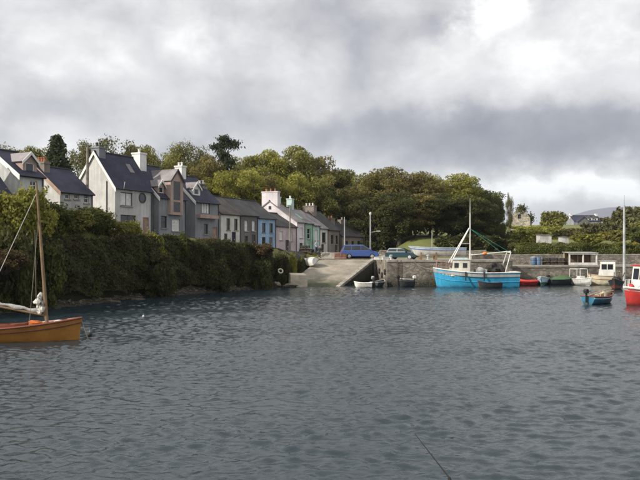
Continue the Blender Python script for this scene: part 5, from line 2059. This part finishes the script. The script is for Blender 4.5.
# ------------------------------------------------------------------ slipway and quay clutter
M_PLASTIC_B = pm('blue_plastic', (.09, .15, .24), rough=.5, var=.15, bump=.05)
M_PLASTIC_R = pm('faded_red_plastic', (.24, .13, .10), rough=.6, var=.2, bump=.05)
M_ROCK = pm('shore_rock', (.20, .175, .14), rough=.95, var=.35, scale=1.5, bump=.9, bscale=5, stain=(.05, .5, (.05, .045, .03)))
M_BLOCK = pm('pale_block', (.48, .43, .33), rough=.9, var=.2, scale=1.2, bump=.5, bscale=7)
c = P(298, 283, 76.6)
root = thing('stone_block', 'big pale squared stone block at the foot of the slipway', 'block', (c.x, c.y, gz(c.x, c.y) * 0 + .55), .25)
m = MB()
m.add([(-1.0, -.6, -1), (1.0, -.55, -1), (.95, .7, -1), (-1.0, .7, -1), (-.95, -.55, .8), (.92, -.5, .72), (.85, .65, .88), (-.9, .62, .95)], [(0, 3, 2, 1), (4, 5, 6, 7), (0, 1, 5, 4), (1, 2, 6, 5), (2, 3, 7, 6), (3, 0, 4, 7)])
m.build('block', M_BLOCK, root, bevel=.07)


def rock(label, px, py, Y, r, seed):
    c = P(px, py, Y)
    o = MB().blob((0, 0, 0), r, seed, .28, 12, 8).build('rock', M_ROCK, None, smooth=True)
    o.location = c
    return tag(o, label, 'rock', 'rocks on the shore')


rock('rounded pale rock at the water left of the stone block', 277, 285, 75.5, (.42, .4, .36), 2)
rock('low flat rock in front of the stone block', 290, 285.6, 75.2, (.9, .5, .22), 5)
rock('small rock at the foot of the hedge left of the stone block', 266, 287, 74.0, (.35, .3, .24), 8)
rock('long pale rock lying on the shore strip below the hedge', 137, 300.5, 56.5, (.7, .4, .22), 11)
rock('dark rock on the shore strip behind the sailing boat bow', 112, 303, 53.5, (.55, .4, .25), 13)
# shingle along the foot of the bank
rng = np.random.RandomState(12)
m = MB()
n = 520
cl = [Vector((*p, 0)) for p in COAST[3:10]]
ln = np.cumsum([0] + [(b - a).length for a, b in zip(cl[:-1], cl[1:])])
for k in range(n):
    t = rng.uniform(0, ln[-1])
    x, y = np.interp(t, ln, [p.x for p in cl]), np.interp(t, ln, [p.y for p in cl])
    off = rng.uniform(-.6, 1.1)
    x, y = x - off * .85, y + off * .45
    s = rng.uniform(.05, .2)
    m.blob((x, y, gz(x, y) + s * .15), (s * 1.3, s, s * .6), k, .3, 6, 4)
sh = m.build('shingle', M_ROCK, None)
tag(sh, 'dark stones scattered along the foot of the bank', 'stones', None, 'stuff')

# upturned white dinghy by the slipway
c = P(311.5, 264.0, 85.0)
root = thing('upturned_dinghy', 'small white dinghy turned upside down beside the top of the slipway', 'boat', (c.x, c.y, c.z), 1.9)
f = hull_fn(2.3, 1.15, .55, .45, .45, .12, .8)
m = MB()
S = [0, .2, .4, .6, .8, 1]
for sg in (1, -1):
    for i in range(14):
        for j in range(5):
            q = [f(i / 14, S[j]), f((i + 1) / 14, S[j]), f((i + 1) / 14, S[j + 1]), f(i / 14, S[j + 1])]
            m.poly([(p.x, p.y * sg, .55 - p.z) for p in q])
tr = [f(0, s) for s in S]
m.poly([(p.x, p.y, .55 - p.z) for p in tr] + [(p.x, -p.y, .55 - p.z) for p in tr[::-1]])
hl = m.build('hull', B_WHITE, root, smooth=True)
MB().tube([(-1.1, 0, .66), (.9, 0, .66)], .03, 5).build('keel', B_GREY, root)
root.rotation_euler = (-.75, 0, 2.1)
root.location.z += .16
root.scale = (1.1, 1.1, 1.1)
# old tyre on the bank
c = P(280.5, 271, 75.3)
root = thing('tyre', 'pale round life ring lying on the bank left of the stone block', 'ring', (c.x, c.y, c.z))
m = MB()
m.tube([(math.cos(k * math.pi / 10) * .24, 0, math.sin(k * math.pi / 10) * .24) for k in range(21)], .075, 8, cap=False)
m.build('ring', B_CREAM, root, smooth=True)
root.name = 'life_ring'
root.rotation_euler = (-.4, 0, .4)


def pot(label, x, y, z, rz):
    """lobster pot: flat base, three hoops, netting between"""
    root = thing('lobster_pot', label, 'lobster pot', (x, y, z), rz, 'lobster pots by the slipway')
    MB().box(-.4, .4, -.25, .25, 0, .05).build('base', M_SPAR, root)
    hp = MB()
    for xx in (-.37, 0, .37):
        hp.tube([(xx, math.cos(k * math.pi / 8) * .24, .05 + math.sin(k * math.pi / 8) * .36) for k in range(9)], .022, 5)
    hp.build('hoops', M_RUBBER, root)
    nt_ = MB()
    for k in range(8):
        a, b = k * math.pi / 8, (k + 1) * math.pi / 8
        nt_.poly([(-.36, math.cos(a) * .225, .05 + math.sin(a) * .34), (.36, math.cos(a) * .225, .05 + math.sin(a) * .34), (.36, math.cos(b) * .225, .05 + math.sin(b) * .34), (-.36, math.cos(b) * .225, .05 + math.sin(b) * .34)])
    for xx in (-.36, .36):
        nt_.poly([(xx, math.cos(k * math.pi / 8) * .225, .05 + math.sin(k * math.pi / 8) * .34) for k in range(9)])
    nt_.build('netting', M_NET, root)
    return root


rd = random.Random(6)
for k in range(9):
    p = G(302.5 + 1.75 * (k % 6) + (.8 if k > 5 else 0), 90.5 + (k % 2) * .5)
    lev = 0 if k < 6 else 1
    pot('dark lobster pot in the heap at the top left of the slipway', p[0], p[1], gz(*p) + .02 + lev * .43, rd.uniform(-.5, .5))


def fish_box(label, x, y, z, rz, mat, group='fish boxes on the quay'):
    root = thing('fish_box', label, 'box', (x, y, z), rz, group)
    m = MB()
    a, b, h, t = .4, .25, .3, .03
    m.box(-a, a, -b, b, 0, t)
    m.box(-a, a, -b, -b + t, t, h)
    m.box(-a, a, b - t, b, t, h)
    m.box(-a, -a + t, -b + t, b - t, t, h)
    m.box(a - t, a, -b + t, b - t, t, h)
    m.build('box', mat, root)
    MB().box(-a - .025, a + .025, -b - .025, b + .025, h + .002, h + .03).build('rim', mat, root)
    return root


for k in range(4):
    p = G(337.5 + 5.5 * (k % 2), 89.0)
    fish_box('faded red fish box stacked behind the blue people carrier, %s of its stack' % (['lower', 'lower', 'upper', 'upper'][k]) + (', left stack' if k % 2 == 0 else ', right stack'),
             p[0], p[1], QUAY_TOP + .055 + (k // 2) * .335, .1 * k, M_PLASTIC_R)
for k in range(3):
    p = G(377.5 + 3.6 * k, 78.6 + 4)
    fish_box(['white fish box nearest the blue people carrier', 'white fish box in the middle of three on the quay edge', 'white fish box nearest the teal hatchback'][k], p[0], p[1], QUAY_TOP + .005, .2 * k, B_WHITE)


def bollard(label, px, Y, z):
    x, y = G(px, Y)
    root = thing('bollard', label, 'bollard', (x, y, z), 0, 'mooring bollards')
    MB().lathe([(.22, 0), (.2, .06), (.13, .12), (.12, .42), (.2, .5), (.2, .58), (.08, .62)], 12).build('post', M_STEEL, root, smooth=True)
    MB().lathe([(.28, -.01), (.28, .03), (.23, .04)], 12).build('base_plate', M_STEEL, root)
    return root


bollard('grey mooring bollard on the corner of the quay by the slipway', 391, 78.6, QUAY_TOP)
bollard('grey mooring bollard on the quay just left of the fishing boat bow', 428, 79.2, QUAY_TOP)
# ladder on the quay face
lx, ly = G(399.3, 77.0)
root = thing('ladder', 'rusty iron ladder fixed to the quay wall above the dark motor dinghy', 'ladder', (lx, 77.0 + (lx - 7.4) * .085 - .07, 0), .085)
M_RUST = pm('rusty_iron', (.09, .05, .035), rough=.9, var=.3, bump=.3)
for x in (-.2, .2):
    MB().tube([(x, 0, .1), (x, 0, 2.9)], .03, 6).build('rail', M_RUST, root)
for k in range(9):
    MB().tube([(-.2, 0, .3 + .29 * k), (.2, 0, .3 + .29 * k)], .018, 5).build('rung', M_RUST, root)
# tyre fenders hanging on the notch wall and the quay face
for k, (px, py, Y) in enumerate(((374, 271, 84.0), (380, 275, 81.2), (385, 272, 78.4))):
    c = P(px, py, Y)
    wx = 7.4 - (c.y - 77) * .027 - .12
    root = thing('tyre_fender', ['old black tyre deepest in the corner between slipway and quay', 'lowest black tyre hanging on the shaded quay wall', 'black tyre hanging nearest the outer corner of the quay'][k], 'tyre', (wx, c.y, c.z), 0, 'tyre fenders on the shaded quay wall')
    m = MB()
    m.tube([(0, math.cos(j * math.pi / 9) * .26, math.sin(j * math.pi / 9) * .26) for j in range(19)], .09, 8, cap=False)
    m.build('tyre', M_RUBBER, root, smooth=True)
    MB().tube([(.02, 0, .3), (.06, 0, QUAY_TOP - c.z + .05)], .015, 5).build('hanging_rope', M_ROPE, root)

# blue barrels and pots on the low quay
for k, px in enumerate((533.5, 538.5)):
    x, y = G(px, 86.0)
    root = thing('barrel', ['blue plastic barrel on the low quay, left one of two', 'blue plastic barrel on the low quay, right one of two'][k], 'barrel', (x, y, 2.155), 0, 'blue barrels on the low quay')
    MB().lathe([(.25, 0), (.3, .05), (.3, .3), (.31, .32), (.31, .36), (.3, .38), (.3, .62), (.31, .64), (.31, .68), (.3, .7), (.3, .92), (.26, .96)], 16).build('drum', M_PLASTIC_B, root, smooth=True)
    MB().lathe([(.27, .962), (.27, 1.0), (.05, 1.01)], 16).build('lid', B_WHITE if k == 0 else M_PLASTIC_B, root)
for k in range(12):
    x, y = G(546 + 3.6 * (k % 6), 86.4 + .4 * (k % 2))
    r_ = pot('dark lobster pot stacked against the wall on the low quay', x, y, 2.16 + .44 * (k // 6), rd.uniform(-.3, .3))
    r_['group'] = 'lobster pots on the low quay'

# open-fronted shelter on the low quay
x0, y0 = G(569.5, 85.9)
root = thing('shelter', 'open-fronted pale timber shelter with two bays on the low quay', 'shelter', (x0, y0, 2.155), .12)
W = 3.5
for x in (0, W * .5, W):
    for y in (0, 1.4):
        MB().box(x - .07, x + .07, y - .07, y + .07, 0, 1.45).build('post', B_TAN if y else B_WHITE, root)
MB().box(-.15, W + .15, -.13, .0 - .075, 1.3, 1.5).build('fascia', B_WHITE, root)
MB().slab([(-.2, -.2, 1.52), (W + .2, -.2, 1.52), (W + .2, 1.6, 1.62), (-.2, 1.6, 1.62)], .06).build('roof', B_GREY, root)
for k in range(10):
    MB().box(.02 + k * W / 10, (k + 1) * W / 10, 1.475, 1.51, .02, 1.45).build('back_plank', pm('brown_planks', (.17, .115, .08), rough=.9, var=.3, scale=2, bump=.3), root)
MB().box(-.1, W + .1, -.1, -.075, .0, .3).build('kick_board', B_WHITE, root)

# ------------------------------------------------------------------ right hillside buildings and panels
c = P(519.5, 226, 200)
zg = c.z - .5
M_RUIN = stone_mat('ruin_stone', (.33, .30, .24), (.24, .215, .17), 1.6)
root = thing('ruined_house', 'roofless stone ruin with one gable window on the hillside', 'ruin', (c.x, c.y, zg), -.35)
m = MB()
wall_pts = [(-2.9, 0), (2.9, 0), (2.9, 2.9), (.55, 5.4), (-.55, 5.4), (-2.9, 2.9)]
# gable front with an opening, thickness .6
hole = (-.45, .45, 2.6, 3.8)
for y in (0, .6):
    m.poly([(-2.9, y, -1), (-.45, y, -1), (-.45, y, 4.9), (-.55, y, 5.4), (-2.9, y, 2.9)])
    m.poly([(.45, y, -1), (2.9, y, -1), (2.9, y, 2.9), (.55, y, 5.4), (.45, y, 4.9)])
    m.poly([(-.45, y, -1), (.45, y, -1), (.45, y, 2.6), (-.45, y, 2.6)])
    m.poly([(-.45, y, 3.8), (.45, y, 3.8), (.45, y, 4.9), (.55, y, 5.4), (-.55, y, 5.4), (-.45, y, 4.9)])
for a, b in (((-2.9, -1), (-2.9, 2.9)), ((-2.9, 2.9), (-.55, 5.4)), ((-.55, 5.4), (.55, 5.4)), ((.55, 5.4), (2.9, 2.9)), ((2.9, 2.9), (2.9, -1)),
             ((-.45, 2.6), (.45, 2.6)), ((.45, 2.6), (.45, 3.8)), ((.45, 3.8), (-.45, 3.8)), ((-.45, 3.8), (-.45, 2.6))):
    m.poly([(a[0], 0, a[1]), (b[0], 0, b[1]), (b[0], .6, b[1]), (a[0], .6, a[1])])
m.build('gable', M_RUIN, root)
MB().box(-.44, .44, .35, .4, 2.61, 3.79).build('dark_inside_panel', M_DARKTRIM, root)  # added dark panel, stands in for the shaded inside of the ruin
m = MB()
m.box(2.3, 2.9, .61, 9, -1, 2.6)
m.box(-2.9, -2.3, .61, 9, -1, 2.2)
m.build('side_walls', M_RUIN, root)
rng = np.random.RandomState(3)
pts = np.concatenate([rng.normal(size=(700, 3)) * np.array([.7, .5, .6]) + np.array([.6, .4, 5.3]), rng.normal(size=(800, 3)) * np.array([.5, 2.2, .6]) + np.array([2.6, 4.5, 2.8])])
o = bpy.data.objects.new('ivy', leaf_mesh('ivy', pts, .35, LEAF['dark'], rng))
COL.objects.link(o)
o.parent = root
for (px0, px1, py0, py1, Y, lab) in ((540, 551.5, 234.5, 242.5, 127, 'low white shed on the hillside, the wider of two'), (562.5, 568.5, 236.5, 242.5, 127, 'low white shed on the hillside, the narrower of two')):
    a, b = P(px0, py1, Y), P(px1, py0, Y)
    root = thing('white_shed', lab, 'shed', (a.x, a.y, a.z - .4), 0, 'white sheds on the hillside')
    w, hh = b.x - a.x, b.z - a.z + .4
    m = MB()
    m.box(0, w, 0, 2.2, 0, hh - .12)
    m.build('wall', R_WHITE, root)
    MB().slab([(-.1, -.12, hh - .1), (w + .1, -.12, hh - .1), (w + .1, 2.3, hh), (-.1, 2.3, hh)], .08).build('roof', M_SLATE_L, root)
    MB().box(w * .6, w * .6 + .03, -.02, -.003, 0, hh - .2).build('joint', M_SLATE_L, root)
# far dark-roofed house
c = P(574, 227, 228)
zf_ = gz(c.x, c.y)
h = House('far_house', 'far house with dark roof, white dormers and white chimneys on the hill', (c.x, c.y), (c.x + 9.2, c.y + .6), 6.5, 13.4, 15.3, R_GREY, M_SLATE_B, group=None, zg=min(zf_, 9.8))
h.build(gut=False)
h.chimney(.3, 16.0, .7, .9, R_CHIMWHITE, 0)
h.chimney(8.9, 16.0, .7, .9, R_CHIMWHITE, 0)
h.dormer(5.6, 1.5, h.eave + .2, h.eave + 1.0, h.eave + 1.6, .3, R_CHIMWHITE, M_SLATE_G, wins=[(.3, 1.2, h.eave + .3, h.eave + .95)])
h.dormer(7.4, 1.3, h.eave + .2, h.eave + 1.0, h.eave + 1.5, .3, R_CHIMWHITE, M_SLATE_G, wins=[(.3, 1.0, h.eave + .3, h.eave + .95)])
h.dormer(2.4, 4.2, 0, 3.3, 4.9, -2.0, R_SLATEGREY, M_SLATE_B, wins=[(1.6, 2.6, 2.2, 3.2)], trim=M_DARKTRIM)

# ------------------------------------------------------------------ people by the slipway
SKIN = pm('skin', (.45, .27, .19), rough=.6, var=.1, bump=0)


def person(label, x, y, z, rz, top, legs, hair, pose=0.0):
    J = {'pel': (0, 0, .95, .145, .11), 'waist': (0, 0, 1.10, .14, .10), 'chest': (0, .01, 1.32, .17, .115), 'neck': (0, 0, 1.50, .06, .06), 'chin': (0, .02, 1.56, .07, .08),
         'head': (0, .01, 1.66, .085, .105), 'crown': (0, 0, 1.755, .06, .07),
         'hipL': (-.09, 0, .90, .095, .095), 'kneeL': (-.10, .02 + pose * .06, .50, .065, .07), 'ankL': (-.11, 0 + pose * .05, .09, .045, .045), 'toeL': (-.13, .15 + pose * .05, .035, .04, .03),
         'hipR': (.09, 0, .90, .095, .095), 'kneeR': (.11, .01 - pose * .04, .50, .065, .07), 'ankR': (.12, -.02 - pose * .06, .09, .045, .045), 'toeR': (.14, .13 - pose * .06, .035, .04, .03),
         'shL': (-.19, 0, 1.42, .075, .07), 'elL': (-.26, -.03, 1.13, .05, .05), 'wrL': (-.25, .10, .90, .036, .036), 'haL': (-.245, .15, .82, .042, .03),
         'shR': (.19, 0, 1.42, .075, .07), 'elR': (.27, -.02, 1.13, .05, .05), 'wrR': (.22, .16 + pose * .1, .98, .036, .036), 'haR': (.20, .22 + pose * .1, .93, .042, .03)}
    E = [('pel', 'waist'), ('waist', 'chest'), ('chest', 'neck'), ('neck', 'chin'), ('chin', 'head'), ('head', 'crown'), ('pel', 'hipL'), ('hipL', 'kneeL'), ('kneeL', 'ankL'), ('ankL', 'toeL'),
         ('pel', 'hipR'), ('hipR', 'kneeR'), ('kneeR', 'ankR'), ('ankR', 'toeR'), ('chest', 'shL'), ('shL', 'elL'), ('elL', 'wrL'), ('wrL', 'haL'), ('chest', 'shR'), ('shR', 'elR'), ('elR', 'wrR'), ('wrR', 'haR')]
    ks = list(J)
    me = bpy.data.meshes.new('person')
    me.from_pydata([J[k][:3] for k in ks], [(ks.index(a), ks.index(b)) for a, b in E], [])
    o = bpy.data.objects.new('person', me)
    COL.objects.link(o)
    md = o.modifiers.new('skin', 'SKIN')
    me.skin_vertices.new() if not me.skin_vertices else None
    for i, k in enumerate(ks):
        sv = me.skin_vertices[0].data[i]
        sv.radius = J[k][3:5]
        sv.use_root = (k == 'pel')
    o.modifiers.new('sub', 'SUBSURF').levels = 1
    dg = bpy.context.evaluated_depsgraph_get()
    dg.update()
    nm = bpy.data.meshes.new_from_object(o.evaluated_get(dg))
    bpy.data.objects.remove(o)
    nm.materials.clear()
    for mt in (top, legs, SKIN, hair, M_RUBBER):
        nm.materials.append(mt)
    for p in nm.polygons:
        cz, cx, cy = p.center.z, abs(p.center.x), p.center.y
        hand = cx > .14 and .7 < cz < 1.02 and cy > .07
        p.material_index = 2 if hand else (4 if cz < .09 else 1 if cz < .92 and cx < .2 else 0 if cz < 1.5 else (3 if cz > 1.70 or (cy < -.02 and cz > 1.56) else 2))
        p.use_smooth = True
    o = bpy.data.objects.new('person', nm)
    COL.objects.link(o)
    o.location = (x, y, z)
    o.rotation_euler = (0, 0, rz)
    return tag(o, label, 'person', 'people at the head of the slipway')


HAIR = pm('hair_dark', (.03, .022, .018), rough=.7, bump=0)
C1, C2 = pm('cloth_dark', (.025, .027, .035), rough=.9, bump=.1), pm('cloth_paleblue', (.45, .52, .60), rough=.9, bump=.1)
C3 = pm('cloth_denim', (.06, .08, .14), rough=.9, bump=.1)
for (px, Y, top, legs, rz, lab) in ((319.6, 90.2, C1, C1, 2.6, 'person in dark coat and trousers standing at the head of the slipway'), (316.4, 90.6, C2, C3, -2.2, 'person in pale blue top standing beside the dark-coated one')):
    x, y = G(px, Y)
    person(lab, x, y, max(gz(x, y), QUAY_TOP if x > 0.1 else 0) + .01, rz, top, legs, HAIR, .6)

# ------------------------------------------------------------------ thin whip aerial by the camera
a = Vector(((464.5 - 320) / FPX * 4.1, 4.1, 2.4))
tip = P(415, 434, 4.3)
base2 = P(449, 477.5, 4.15)
root = thing('whip_aerial', 'thin black whip rod slanting up from the bottom edge', 'aerial', (a.x, a.y, a.z))
p1, p2 = base2 - a, tip - a
MB().tube([(0, 0, 0), p1 * .5, p1], [.022, .015, .010], 8).build('base_spring', M_RUBBER, root)
MB().tube([p1, p1.lerp(p2, .5), p2], [.0045, .0032, .0022], 6).build('rod', M_RUBBER, root)
MB().lathe([(.05, -.01), (.05, .02), (.03, .05)], 12).build('mount', M_RUBBER, root)

# ------------------------------------------------------------------ sea air
hz = bpy.data.materials.new('sea_air')
hz.use_nodes = True
nt = hz.node_tree
nt.nodes.clear()
ho = nt.nodes.new('ShaderNodeOutputMaterial')
pv = nt.nodes.new('ShaderNodeVolumePrincipled')
pv.inputs['Color'].default_value = (.78, .86, 1.0, 1)
pv.inputs['Density'].default_value = 1.0e-4
pv.inputs['Anisotropy'].default_value = .3
nt.links.new(pv.outputs[0], ho.inputs['Volume'])
air = MB().box(-6100, 6100, -320, 9200, -6, 480).build('haze', hz)
tag(air, 'pale sea haze over the whole harbour', None, None, 'stuff')
